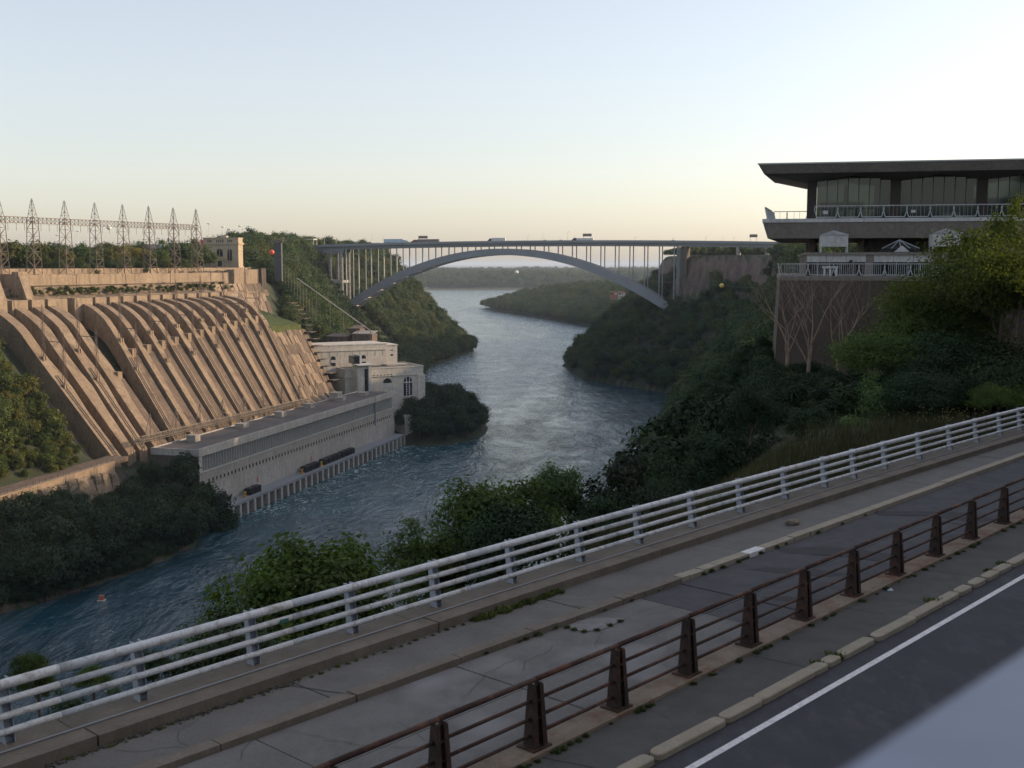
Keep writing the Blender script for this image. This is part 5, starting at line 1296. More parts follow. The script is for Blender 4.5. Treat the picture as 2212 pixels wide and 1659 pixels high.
for p in (a + .1, a + 2.0): rail_panel(p, p + 1.9, 10.8, 104.05, 1.12, 3)
mb = MB(); mb.box(PP(1778, .2, 104.6), PP(1778, .2, 104.6) + .42, .15, .2, 104.45, 104.75); ep(mb, 'notice_plate', M['panel_white'])
mb = MB(); mb.box(PP(1968, .2, 104.6), PP(1968, .2, 104.6) + .38, .15, .2, 104.5, 104.75); ep(mb, 'notice_plate', M['panel_white'])
# under the slab: dark columns and walls, a gap that lets the cliff show at the left
for px in (1756, 1866):
    p = PP(px, 5, 101.5); mb = MB(); mb.box(p, p + .42, 4.8, 5.6, 100.7, 102.3); ep(mb, 'under_column', M['col_brown'])
p = PP(1877, 5.5, 101.5); mb = MB(); mb.box(p, PE, 5.6, 20, 100.7, 102.29); ep(mb, 'recessed_wall', M['facade_concrete'])
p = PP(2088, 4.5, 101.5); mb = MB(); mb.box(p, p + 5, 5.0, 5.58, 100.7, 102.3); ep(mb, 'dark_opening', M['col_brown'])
# lower storey
q0 = -3.2
l0 = PP(1742, q0, 100)
mb = MB(); mb.box(l0 - .1, PE, q0 - .15, 24, 100.78, 101.0); ep(mb, 'lower_roof_edge', M['facade_concrete'])
piers = [PP(1871, q0, 100), PP(2016, q0, 100)]; piers.append(piers[1] + (piers[1] - piers[0])); piers.append(piers[2] + (piers[1] - piers[0]))
starts = [l0] + [p + .62 for p in piers]; ends = piers + [PE]
for a, b in zip(starts, ends):
    n = max(1, int(round((b - a) / 1.95)))
    for k in range(n): mb = MB(); mb.box(a + (b - a) * k / n + .02, a + (b - a) * (k + 1) / n - .02, q0 + .02, q0 + .25, 100.15, 100.78); ep(mb, 'fascia_panel', M['panel_white'])
    n = max(1, int(round((b - a) / .98)))
    for k in range(n):
        x0 = a + (b - a) * k / n; x1 = a + (b - a) * (k + 1) / n
        mb = MB(); mb.box(x0, x1 - .06, q0 + .55, q0 + .6, 98.95, 100.12); ep(mb, 'window_pane', M['dark_glass'])
        mb = MB(); mb.box(x1 - .06, x1, q0 + .4, q0 + .62, 98.9, 100.15); ep(mb, 'window_post', M['trim_rail'])
for p in piers: mb = MB(); mb.box(p, p + .6, q0 - .02, q0 + .9, 98.9, 100.78); ep(mb, 'pier', M['facade_concrete'])
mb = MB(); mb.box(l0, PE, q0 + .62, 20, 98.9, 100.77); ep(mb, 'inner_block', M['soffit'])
mb = MB(); p = PP(1838, q0, 100.2); mb.tube([(p, q0 - .3, 100.2), (p + .0, q0 + .0, 100.2)], .16, 10); mb.bar((p, q0, 100.35), (p, q0, 100.1), .08); ep(mb, 'flood_lamp', M['black_metal'])
mb = MB(); p = PP(1779, q0, 99.3)
for k in range(3): mb.box(p + k * .5, p + k * .5 + .16, q0 + .3, q0 + .4, 98.9, 99.75)
mb.box(p - .1, p + 1.25, q0 + .3, q0 + .4, 99.62, 99.8); ep(mb, 'see_through_bars', M['line_paint'])  # white bars put in for the light seen through here
# roof kiosks with ribbed pyramid lights
def kiosk(px0, px1, q, z0, z1, big=True):
    a = PP(px0, q, 101.5); b = PP(px1, q, 101.5); w = b - a
    mb = MB(); mb.box(a, b, q, q + w, z0 + .5, z1)
    for (x, y) in ((a, q), (b - .12, q), (a, q + w - .12), (b - .12, q + w - .12)): mb.box(x, x + .12, y, y + .12, z0, z0 + .5)
    ep(mb, 'kiosk_box', M['panel_white'])
    c = (a + w / 2, q + w / 2, z1 + .42)
    mb = MB(); mb.v = [(a - .05, q - .05, z1), (b + .05, q - .05, z1), (b + .05, q + w + .05, z1), (a - .05, q + w + .05, z1), c]; mb.f = [(0, 1, 4), (1, 2, 4), (2, 3, 4), (3, 0, 4)]; ep(mb, 'kiosk_roof', M['wall_grey'])
    mb = MB()
    for k in range(9): mb.bar((a + w * k / 8, q - .06, z1 + .03), c, .05)
    for k in range(5): mb.bar((b + .06, q + w * k / 4, z1 + .03), c, .05)
    ep(mb, 'kiosk_rib', M['trim_rail'])
kiosk(1772, 1832, -2.6, 101.0, 102.5)
kiosk(2014, 2078, -2.6, 101.0, 102.6)
a = PP(1905, -1.6, 101); b = PP(1986, -1.6, 101)
mb = MB(); mb.v = [(a, -1.6, 101), (b, -1.6, 101), (b, 1, 101), (a, 1, 101), ((a + b) / 2, -.3, 102.1), (a, -1.6, 101.35), (b, -1.6, 101.35)]; mb.f = [(0, 1, 6, 5), (5, 6, 4), (1, 2, 4, 6), (2, 3, 4), (3, 0, 5, 4)]; ep(mb, 'skylight', M['dark_glass'])
mb = MB()
for k in range(5): mb.bar((a + (b - a) * k / 4, -1.65, 101.35), ((a + b) / 2, -.35, 102.12), .05)
ep(mb, 'skylight_rib', M['trim_rail'])
mb = MB(); m_ = (a + b) / 2; mb.v = [(m_ - .55, -1.7, 101.05), (m_ + .75, -1.7, 101.05), (m_ + .1, -1.66, 101.6)]; mb.f = [(0, 1, 2)]; ep(mb, 'skylight_panel', M['panel_white'])
# lower terrace with its railing, on the big dark retaining wall
w0 = PP(1684, -7.2, 98.8)
mb = MB(); mb.box(w0, PE, -7.2, 24, 98.6, 98.95); ep(mb, 'lower_terrace', M['facade_concrete'])
p = PP(1746, -7.1, 99); 
while p < PE - 2: rail_panel(p, p + 2.05, -7.1, 98.95, 1.05, 11); p += 2.05
rail_panel(w0 + .1, PP(1744, -7.1, 99), -7.1, 98.95, 1.05, 14)
mb = MB()
for k in range(16): mb.bar((w0 + .05, -7.0 + k * .5, 98.95), (w0 - .1, -7.0 + k * .5, 100), .06)
mb.bar((w0 - .1, -7.1, 100), (w0 - .1, .9, 100), .08); ep(mb, 'side_railing', M['trim_rail'])
nb = 7
for k in range(nb):                            # the wall in tall poured bays
    a = w0 + .05 + (PE - w0) * k / nb; b = w0 + .05 + (PE - w0) * (k + 1) / nb - .03
    mb = MB(); mb.hexa([(a - (.9 if k == 0 else 0), -7.7, 76), (b, -7.7, 76), (b, 24, 76), (a - (.9 if k == 0 else 0), 24, 76), (a, -7.15 + .02 * (k % 2), 98.6), (b, -7.15 + .02 * (k % 2), 98.6), (b, 24, 98.6), (a, 24, 98.6)])
    ep(mb, 'base_wall', M['brown_wall'])
# ------------------------------------------------------------------ roads and railings close by
TO = np.array([0.0, 20.0]); TD = np.array([.675, .738]); TD = TD / np.linalg.norm(TD); TN = np.array([TD[1], -TD[0]])
def tn(t, n, z): q = TO + TD * t + TN * n; return Vector((q[0], q[1], z))
def n_white(t): return -6.19 - .0230 * t + .000506 * t * t
def n_walk(t): return -3.42 - .0055 * t
def n_rust(t): return .60 - .010 * t
def n_kerb(t): return 2.58
def sheet(name, mat, n0, n1, t0, t1, z0, z1, step=1.5, parent=None, dz=None, **k):
    n = max(1, int((t1 - t0) / step)); mb = MB()
    for i in range(n + 1):
        t = t0 + (t1 - t0) * i / n; a = n0(t) if callable(n0) else n0; b = n1(t) if callable(n1) else n1
        mb.v += [tn(t, a, z0), tn(t, a, z1), tn(t, b, z1), tn(t, b, z0)]
    for i in range(n):
        p = i * 4; q = p + 4
        for j in range(4): mb.f.append((p + j, p + (j + 1) % 4, q + (j + 1) % 4, q + j))
    mb.f.append((0, 1, 2, 3)); e = len(mb.v) - 4; mb.f.append((e + 3, e + 2, e + 1, e))
    return mb.build(name, mat, parent, **k)
Z = 91.5; TA, TB = -24.0, 78.0
sheet('road', M['asphalt'], 2.5, 16.0, TA, TB, Z - .6, Z - .03, 4, kind='structure')
sheet('road_line', M['line_paint'], 3.03, 3.17, TA, TB, Z - .0295, Z - .025, 3, kind='structure')
path = sheet('path', M['path_asphalt'], lambda t: n_rust(t) + .4, 2.32, TA, TB, Z - .6, Z + .02, 3, kind='structure')
old = sheet('old_roadway', M['crack'], n_walk, lambda t: n_rust(t) - .1, TA, TB, Z - .6, Z - .045, 3, kind='structure')
walk = sheet('sidewalk', M['crack'], lambda t: n_white(t) + 1.15, lambda t: n_walk(t) + .02, TA, TB, Z - .6, Z + .03, 3, kind='structure')
rr = random.Random(21)
# old road slabs, some of them patched with dark asphalt
ts = [TA, -15, -9.6, -3.2, 1.9, 8.6, 10.4, 15.6, 22.5, 29, 36, 43, 50, 57, 64, 71, TB]
for k in range(len(ts) - 1):
    m = 'old_asphalt' if ts[k] >= 8.6 else 'road_concrete'
    zz = Z - .02 + rr.uniform(-.006, .006)
    for a, b in ((lambda t: n_walk(t) + .06, lambda t: (n_walk(t) + n_rust(t)) / 2 - .015), (lambda t: (n_walk(t) + n_rust(t)) / 2 + .015, lambda t: n_rust(t) - .12)):
        sheet('slab', M[m], a, b, ts[k] + .02, ts[k + 1] - .02, Z - .2, zz + rr.uniform(-.004, .004), 2, old)
def patch(name, pts, mat, z=Z - .012):
    mb = MB(); q = [at_z(x, y, z) for x, y in pts]; mb.prism([(p.x, p.y) for p in q][::-1], z - .03, z + .003 * rr.random()); return mb.build(name, mat, old)
M['tar'] = plain('tar', (.022, .022, .024), .85)
M['bare_patch'] = rough_mat('bare_patch', (.15, .15, .143), (.21, .21, .20), 3.0, bs=.6, bd=.02, fine=10, stain=(.10, .10, .095), sscale=4)
patch('tar_patch', [(1885, 1104), (1900, 1112), (2000, 1114), (2105, 1128), (2150, 1122), (2090, 1108), (1990, 1104)], M['tar'])
patch('tar_patch', [(1672, 1186), (1700, 1195), (1800, 1200), (1900, 1212), (1960, 1203), (1850, 1186), (1760, 1181)], M['tar'], Z - .010)
patch('tar_patch', [(1612, 1230), (1680, 1237), (1790, 1246), (1830, 1240), (1760, 1229), (1660, 1225)], M['tar'], Z - .008)
patch('tar_patch', [(1640, 1290), (1700, 1300), (1760, 1304), (1780, 1296), (1700, 1288)], M['tar'], Z - .009)
patch('tar_patch', [(1160, 1578), (1215, 1584), (1222, 1574), (1170, 1562)], M['tar'])
patch('broken_patch', [(1222, 1354), (1260, 1364), (1300, 1360), (1352, 1336), (1290, 1334), (1252, 1340)], M['bare_patch'], Z - .006)
# pavement slabs
ts = [TA, -14, -6.3, -1.2, 6.6, 14.2, 21.0, 28, 36, 44, 52, 60, 69, TB]
for k in range(len(ts) - 1):
    sheet('slab', M['walk_concrete'], lambda t: n_white(t) + 1.17, lambda t: n_walk(t) - .30, ts[k] + .02, ts[k + 1] - .02, Z - .2, Z + .085 + rr.uniform(-.006, .006), 2, walk)
# long pavement kerbs, many cracked into short stones
t = TA; k = 0
lens = [4, 5, 3.6, 3.2, 2.6, 1.7, 3.1, 2.9, 2.4, .8, 2.6, .45, .5, 1.7, .4, .7, .7, 1.0, .7, .9, 1.8, 1.0, 2.2, 2.6, 3.2, 3.0, 3.4, 3.0, 3.5, 3, 3, 3, 3, 3, 3, 3, 3, 3, 3, 3, 3]
for L in lens:
    if t + L > TB: break
    m = M['line_paint'] if k == 19 else M['old_asphalt'] if 4 <= k <= 4 else M['kerb_concrete'] if t < 9.0 else M['kerb_stone']
    j = rr.uniform(-.012, .012)
    sheet('kerb_stone', m, lambda t: n_walk(t) - .285 + j, lambda t: n_walk(t) + .03 + j, t + .015, t + L - .015, Z - .2, Z + .105 + rr.uniform(-.012, .012), 1.5, walk)
    t += L; k += 1
# outer kerb under the white railing, in long pours with a shelf beyond
oc = sheet('outer_kerb', M['crack'], lambda t: n_white(t) - .55, lambda t: n_white(t) + 1.12, TA, TB, Z - 1.6, Z + .10, 3, kind='structure')
t = TA
for L in (9, 9.6, 8.45, 9.1, 9.2, 9.0, 9.0, 9, 9, 9, 9):
    if t + L > TB + 1: break
    sheet('kerb_pour', M['kerb_concrete'], lambda t: n_white(t) + .62, lambda t: n_white(t) + 1.18, t + .02, t + L - .02, Z - .3, Z + .30 + rr.uniform(-.006, .006), 1.5, oc)
    sheet('kerb_shelf', M['kerb_concrete'], lambda t: n_white(t) - .6, lambda t: n_white(t) + .60, t + .01, t + L - .01, Z - .3, Z + .16, 1.5, oc)
    t += L
mb = MB(); mb.tube([tn(t, n_white(t) + .66, Z + .325) for t in np.arange(TA, TB, 1.5)], .018, 6); mb.build('cable_conduit', M['steel_bridge'], oc)
# yellowish road-edge stones, rounded at the ends and spaced by weeds
kb = sheet('road_kerb', M['crack'], 2.30, 2.60, TA, TB, Z - .5, Z - .022, 3, kind='structure')
stones = [-6, -3.4, -1.9, .15, 2.0, 2.02 + 1.0, 4.25, 5.25, 5.95, 6.85]
def stone_mesh(L):
    mb = MB(); n = 5; prof = [(0, .04), (.10, .012), (.24, 0)]
    xs = [0, .06, .16, L / 2, L - .16, L - .06, L]; ins = [.07, .015, 0, 0, 0, .015, .07]
    for x, i in zip(xs, ins):
        mb.v += [(x, i, -.2), (x, i, .095 - i * .2), (x, i + .018, .112 - i * .22), (x, .27 - i, .112 - i * .22), (x, .27 - i, -.2)]
    for a in range(len(xs) - 1):
        for j in range(4): p = a * 5 + j; mb.f.append((p, p + 1, p + 6, p + 5))
    mb.f.append((4, 3, 2, 1, 0)); e = len(mb.v) - 5; mb.f.append((e, e + 1, e + 2, e + 3, e + 4)); return mb.mesh('kerb_stone', M['kerb_stone'])
ang = math.atan2(TD[1], TD[0])
# ends of each stone as seen along the kerb
runs = []
for x0, x1 in ((1335, 1408), (1411, 1560), (1559, 1640), (1634, 1756), (1747, 1781), (1780, 1810), (1812, 1882), (1885, 1970), (1967, 2029), (2026, 2065), (2065, 2092), (2096, 2122), (2124, 2151), (2149, 2178), (2179, 2230)):
    def t_of(px):
        lo, hi = -10, 40
        for _ in range(40):
            m = (lo + hi) / 2
            if proj(tn(m, 2.45, Z))[0] < px: lo = m
            else: hi = m
        return lo
    runs.append((t_of(x0), t_of(x1)))
t = runs[-1][1] + .1
while t < 60: L = rr.choice([.6, .9, 1.4, 2.0]); runs.append((t, t + L)); t += L + .05
t = runs[0][0] - .1
while t > TA + 3: L = rr.choice([.6, 1.4, 2.0]); runs.append((t - L, t)); t -= L + .08
for a, b in runs:
    q = tn(a + .02, 2.59 + rr.uniform(-.015, .015), Z - .02); o = obj('kerb_stone', stone_mesh(max(.3, b - a - .06)), kb); o.location = q; o.rotation_euler = (0, 0, ang + rr.uniform(-.01, .01))
# cracks across the path
def crack_line(p, q, w, parent, z, mat='crack', name='joint'):
    a = at_z(p[0], p[1], z); b = at_z(q[0], q[1], z); mb = MB(); n = 8; d = (b - a); s = Vector((-d.y, d.x, 0)).normalized()
    pts = [a + d * i / n + s * rr.uniform(-.015, .015) for i in range(n + 1)]
    for i in range(n): mb.v += [pts[i] - s * w / 2, pts[i + 1] - s * w / 2, pts[i + 1] + s * w / 2, pts[i] + s * w / 2]; k = len(mb.v); mb.f.append((k - 4, k - 3, k - 2, k - 1))
    return mb.build(name, M[mat], parent)
for p, q in (((1605, 1412), (1740, 1440)), ((1790, 1307), (1910, 1327)), ((1628, 1429), (1628, 1429)), ((2120, 1178), (2212, 1192)), ((1990, 1229), (2080, 1243))):
    if p != q: crack_line(p, q, .04, path, Z + .0235)
crack_line((1128, 1628), (1290, 1660), .04, path, Z + .0235)
for p, q in (((610, 1478), (770, 1502)), ((1240, 1309), (1340, 1322))): crack_line(p, q, .025, walk, Z + .0955)

M['hairline'] = plain('hairline', (.045, .042, .038), .95)
def wander(px, py, n, L, w, parent, z, seed):
    r = random.Random(seed); p = at_z(px, py, z); a = r.uniform(0, 6.28); mb = MB(); pts = [p.copy()]
    for i in range(n):
        a += r.uniform(-.5, .5); p = p + Vector((math.cos(a), math.sin(a), 0)) * L / n; pts.append(p.copy())
    for i in range(n):
        d = (pts[i + 1] - pts[i]).normalized(); s_ = Vector((-d.y, d.x, 0)) * w / 2; k = len(mb.v); mb.v += [pts[i] - s_, pts[i + 1] - s_, pts[i + 1] + s_, pts[i] + s_]; mb.f.append((k, k + 1, k + 2, k + 3))
    return mb.build('crack', M['hairline'], parent)
for k, (px, py) in enumerate(((860, 1560), (1010, 1500), (700, 1600), (1130, 1450), (1400, 1330), (1560, 1270), (1760, 1230), (520, 1640), (1290, 1400), (900, 1480), (1480, 1300), (1700, 1150))):
    wander(px, py, 14, rr.uniform(1.2, 3.2), .009, old, Z - .0075, k)
for k, (px, py) in enumerate(((700, 1440), (950, 1360), (1180, 1290), (420, 1560), (1000, 1330), (1500, 1180), (250, 1620))):
    wander(px, py, 12, rr.uniform(1.0, 2.4), .009, walk, Z + .0945, 50 + k)
for k, (px, py) in enumerate(((1450, 1560), (1660, 1400), (1560, 1480), (1900, 1280), (2060, 1190))):
    wander(px, py, 12, rr.uniform(1.0, 2.4), .010, path, Z + .0235, 80 + k)
# ---- white railing
def rail_geo(t): return n_white(t) - .02
posts_px = [20, 308, 552, 766, 946, 1110, 1258, 1384, 1500, 1604, 1700, 1785, 1848, 1915, 1989, 2055, 2112, 2163, 2206]
def t_on(px, nf, z):
    lo, hi = -12, 70
    for _ in range(40):
        m = (lo + hi) / 2
        if proj(tn(m, nf(m), z))[0] < px: lo = m
        else: hi = m
    return lo
tp = [t_on(px, rail_geo, Z + .2) for px in posts_px]
tp = [tp[0] - 5.4, tp[0] - 2.7] + tp
while tp[-1] < 62: tp.append(tp[-1] + 2.7)
wr = empty('white_railing', tn(0, -6.2, Z + .16), 0, 'long white steel pipe railing with four rails along the gorge edge', 'railing')
def lean(h): return -.10 * h / 1.1           # leans a little outward
for zc, r, nm in ((1.08, .088, 'top_tube'), (.79, .062, 'rail'), (.51, .062, 'rail'), (.23, .062, 'rail')):
    cuts = [TA] + [tp[i] + .95 for i in range(2, len(tp), 2)] + [TB]
    for a, b in zip(cuts[:-1], cuts[1:]):
        n = max(2, int((b - a) / 1.3)); pts = [tn(a + .012 + (b - a - .024) * i / n, rail_geo(a + (b - a) * i / n) + .05 + lean(zc) * .4, Z + .16 + zc) for i in range(n + 1)]
        mb = MB(); mb.tube(pts, r, 12); put(mb, nm, M['rail_paint'], wr, smooth=True)
        if a > TA: mb = MB(); mb.tube([tn(a - .05, rail_geo(a) + .05 + lean(zc) * .4, Z + .16 + zc), tn(a + .05, rail_geo(a) + .05 + lean(zc) * .4, Z + .16 + zc)], r * .86, 10); put(mb, 'sleeve', M['rail_post'], wr)
for t in tp:
    c = rail_geo(t)
    pm = MB()
    for s in (-.085, .085):                   # two flange plates, broad at the foot
        pm.hexa([tn(t + s - .008, c - .16, Z + .16), tn(t + s + .008, c - .16, Z + .16), tn(t + s + .008, c + .06, Z + .16), tn(t + s - .008, c + .06, Z + .16),
                 tn(t + s - .008, c - .16 + lean(1.1), Z + 1.29), tn(t + s + .008, c - .16 + lean(1.1), Z + 1.29), tn(t + s + .008, c - .03 + lean(1.1), Z + 1.29), tn(t + s - .008, c - .03 + lean(1.1), Z + 1.29)])
    pm.hexa([tn(t - .085, c - .06, Z + .16), tn(t + .085, c - .06, Z + .16), tn(t + .085, c - .045, Z + .16), tn(t - .085, c - .045, Z + .16), tn(t - .085, c - .12 + lean(1.1), Z + 1.2), tn(t + .085, c - .12 + lean(1.1), Z + 1.2), tn(t + .085, c - .105 + lean(1.1), Z + 1.2), tn(t - .085, c - .105 + lean(1.1), Z + 1.2)])
    po = put(pm, 'post', M['rail_post'], wr)
    mb = MB(); p4 = [tn(t - .16, c - .24, 0), tn(t + .16, c - .24, 0), tn(t + .16, c + .16, 0), tn(t - .16, c + .16, 0)]
    mb.prism([(v.x, v.y) for v in p4], Z + .162, Z + .20); bb = mb
    for s in (-.12, .12):
        for u in (-.18, .10): bb.tube([tn(t + s, c + u, Z + .2), tn(t + s, c + u, Z + .25)], .018, 6)
    o = bb.build('base_plate', M['rail_post'], po)
    o.matrix_parent_inverse = Matrix.Translation(wr.location).inverted()
    o.location = (0, 0, 0)
tg = t_on(598, rail_geo, Z + .95)
M['green_tag'] = plain('green_tag', (.02, .14, .09), .5)
ea = tn(tg, rail_geo(tg) + .11, Z + .16 + .79)
gtag = MB().box(0, .22, -.01, .0, -.045, .045).build('number_tag', M['green_tag'], None, label='tiny green number tag fixed to the second white rail', cat='tag', loc=ea, rz=ang)
M['tag_face'] = plain('tag_face', (.06, .16, .14), .5)
MB().box(.025, .195, -.014, -.0105, -.03, .03).build('tag_face', M['tag_face'], gtag)

# ---- rusty railing
rposts = [700, 935, 1142, 1320, 1472, 1606, 1724, 1830, 1925, 2010, 2087, 2157, 2218]
tr_ = [t_on(px, n_rust, Z + .1) for px in rposts]
tr_ = [tr_[0] - 5.3, tr_[0] - 2.65] + tr_
while tr_[-1] < 60: tr_.append(tr_[-1] + 2.65)
rrail = empty('rusty_railing', tn(0, .6, Z), 0, 'dark rust-brown steel railing with tapered posts between old roadway and path', 'railing')
ft_ = sheet('railing_footing', M['rust_footing'], lambda t: n_rust(t) - .14, lambda t: n_rust(t) + .42, TA, TB, Z - .5, Z + .09, 1.5, kind='structure')
for t in tr_:
    c = n_rust(t) + .14
    for s in (-.115, .115):                   # two tapered flanges either side of a web
        w0, w1 = .15, .07
        mb = MB(); mb.hexa([tn(t + s - .02, c - w0, Z + .12), tn(t + s + .02, c - w0, Z + .12), tn(t + s + .02, c + w0, Z + .12), tn(t + s - .02, c + w0, Z + .12),
                 tn(t + s * .78 - .02, c - w1, Z + 1.24), tn(t + s * .78 + .02, c - w1, Z + 1.24), tn(t + s * .78 + .02, c + w1, Z + 1.24), tn(t + s * .78 - .02, c + w1, Z + 1.24)])
        mb.hexa([tn(t + s - .055, c + w0 - .012, Z + .12), tn(t + s + .055, c + w0 - .012, Z + .12), tn(t + s + .055, c + w0 + .012, Z + .12), tn(t + s - .055, c + w0 + .012, Z + .12),
                 tn(t + s * .78 - .045, c + w1 - .012, Z + 1.22), tn(t + s * .78 + .045, c + w1 - .012, Z + 1.22), tn(t + s * .78 + .045, c + w1 + .012, Z + 1.22), tn(t + s * .78 - .045, c + w1 + .012, Z + 1.22)])
        put(mb, 'post_flange', M['rust_dark'], rrail)
    mb = MB(); mb.hexa([tn(t - .10, c - .02, Z + .12), tn(t + .10, c - .02, Z + .12), tn(t + .10, c + .02, Z + .12), tn(t - .10, c + .02, Z + .12), tn(t - .08, c - .02, Z + 1.2), tn(t + .08, c - .02, Z + 1.2), tn(t + .08, c + .02, Z + 1.2), tn(t - .08, c + .02, Z + 1.2)])
    for z in (.32, .62, .94): mb.hexa([tn(t - .12, c - .06, Z + z - .015), tn(t + .12, c - .06, Z + z - .015), tn(t + .12, c + .09, Z + z - .015), tn(t - .12, c + .09, Z + z - .015), tn(t - .12, c - .06, Z + z + .015), tn(t + .12, c - .06, Z + z + .015), tn(t + .12, c + .09, Z + z + .015), tn(t - .12, c + .09, Z + z + .015)])
    put(mb, 'post_web', M['rust_dark'], rrail)
    mb = MB(); q4 = [tn(t - .24, c - .22, 0), tn(t + .24, c - .22, 0), tn(t + .24, c + .2, 0), tn(t - .24, c + .2, 0)]; mb.prism([(v.x, v.y) for v in q4], Z + .085, Z + .125); put(mb, 'foot_plate', M['rust'], rrail)
for z, r, nm in ((1.30, .05, 'hand_rail'), (.94, .034, 'rail'), (.62, .034, 'rail'), (.32, .034, 'rail')):
    for a, b in zip(tr_[:-1], tr_[1:]):
        mb = MB(); mb.tube([tn(a + (.0 if nm == 'hand_rail' else .05), n_rust(a) + .14, Z + z), tn(b + (-.01 if nm == 'hand_rail' else .12), n_rust(b) + .14, Z + z)], r, 8); put(mb, nm, M['rust'], rrail, smooth=True)

# ---- small things on the ground
# a lone stone on the pavement
c = at_z(1713, 1133, Z + .09); mb = MB(); sphere(mb, (0, 0, 0), .30, 10, 7, .38)
mb.v = [(v[0] * (1 + .12 * math.sin(5 * v[1] * 9)), v[1] * .55 * (1 + .1 * math.cos(7 * v[0] * 6)), v[2] + .07) for v in mb.v]
mb.build('stone', M['rock'], None, loc=c, rz=.5, label='single flat brown stone lying on the pavement near the white kerb', cat='stone')
c = at_z(2172 - 250, 1275, Z + .03); mb = MB(); mb.hexa([(-.09, -.05, 0), (.08, -.06, 0), (.1, .05, 0), (-.07, .06, 0), (-.05, -.03, .05), (.04, -.02, .035), (.06, .03, .05), (-.03, .02, .03)])
mb.build('crumpled_wrapper', M['truck_white'], None, loc=c, rz=.3, label='small crumpled pale wrapper lying on the asphalt path', cat='litter')
# weeds growing in the joints
def weed_mesh(n, h, spread, mat, seed):
    r = random.Random(seed); mb = MB()
    for _ in range(n):
        a = r.uniform(0, 6.28); d = r.uniform(0, spread); x, y = d * math.cos(a), d * math.sin(a); w = r.uniform(.008, .02); hh = h * r.uniform(.4, 1.1); b = r.uniform(0, 6.28); lx, ly = math.cos(b) * hh * .6, math.sin(b) * hh * .6
        px_, py_ = -math.sin(b) * w, math.cos(b) * w
        k = len(mb.v); mb.v += [(x - px_, y - py_, 0), (x + px_, y + py_, 0), (x + lx * .5 + px_, y + ly * .5 + py_, hh * .7), (x + lx * .5 - px_, y + ly * .5 - py_, hh * .7), (x + lx, y + ly, hh * .85)]
        mb.f += [(k, k + 1, k + 2, k + 3), (k + 3, k + 2, k + 4)]
    return mb.mesh('weeds', mat)
WE = [weed_mesh(90, .13, .16, M['green_grass'], 1), weed_mesh(70, .11, .13, M['dry_grass'], 2), weed_mesh(130, .17, .22, M['green_grass'], 3)]
def joined(name, items, label, cat='weeds', mat=None):
    vs = []; fs4 = []; mb = MB()
    for me, loc, rz, s in items:
        cs, sn = math.cos(rz) * s, math.sin(rz) * s; k = len(mb.v)
        mb.v += [(loc[0] + v.co.x * cs - v.co.y * sn, loc[1] + v.co.x * sn + v.co.y * cs, loc[2] + v.co.z * s) for v in me.vertices]
        mb.f += [tuple(i + k for i in p.vertices) for p in me.polygons]
    return mb.build(name, mat or items[0][0].materials[0], None, label=label, cat=cat, kind='stuff')
it = []
for a, b in zip(runs[:-1], runs[1:]):
    g = max(0.05, (b[0] - a[1])); 
    if rr.random() < .8: it.append((WE[rr.randrange(3)], tn((a[1] + b[0]) / 2, 2.36 + rr.uniform(-.1, .1), Z - .01), rr.uniform(0, 6), rr.uniform(.5, 1.1)))
joined('weeds', it, 'tufts of green weeds between the yellowish road-edge stones', mat=M['green_grass'])
it = [(WE[rr.randrange(3)], tn(t, n_white(t) + 1.24 + rr.uniform(0, .06), Z + .08), rr.uniform(0, 6), rr.uniform(.5, 1.2)) for t in np.arange(4.2, 7.3, .16)]
it += [(WE[1], tn(t, n_white(t) + 1.22 + rr.uniform(0, .1), Z + .08), rr.uniform(0, 6), rr.uniform(.2, .5)) for t in np.arange(-6, 4, .25)]
joined('weeds', it, 'weeds growing along the foot of the kerb below the white railing', mat=M['green_grass'])
it = [(WE[1 if rr.random() < .5 else 0], tn(t, n_walk(t) + rr.choice((-.30, .05)) + rr.uniform(-.02, .02), Z + .0), rr.uniform(0, 6), rr.uniform(.3, .8)) for t in [rr.uniform(2, 24) for _ in range(46)]]
joined('weeds', it, 'scattered weeds in the broken pavement kerb', mat=M['green_grass'])
it = [(WE[1 if rr.random() < .6 else 0], tn(t, n_rust(t) + .46 + rr.uniform(-.03, .05), Z + .02), rr.uniform(0, 6), rr.uniform(.25, .75)) for t in [rr.uniform(-1, 26) for _ in range(60)]]
it += [(WE[0], at_z(x, y, Z - .01), rr.uniform(0, 6), .5) for x, y in ((1225, 1356), (1240, 1361), (1262, 1365), (1290, 1362), (1318, 1352), (1340, 1343))]
joined('weeds', it, 'low weeds along the foot of the rusty railing', mat=M['green_grass'])
# leaf litter and grit gathered along the kerb at lower left
it = []; mb = MB()
for _ in range(520):
    t = rr.uniform(-9, -1); n = n_white(t) + 1.2 + abs(rr.gauss(0, .07)); s = rr.uniform(.008, .03); z = Z + .09
    c = tn(t, n, z); mb.hexa([c + Vector((sx * s * rr.uniform(.6, 1.2), sy * s * rr.uniform(.5, 1.1), sz * s)) for sz in (0, .7) for sx, sy in ((-1, -1), (1, -1), (1, 1), (-1, 1))])
M['litter'] = rough_mat('litter', (.03, .024, .018), (.10, .085, .065), 14)
mb.build('leaf_litter', M['litter'], None, label='dark leaf litter and grit gathered along the foot of the kerb', cat='litter', kind='stuff')

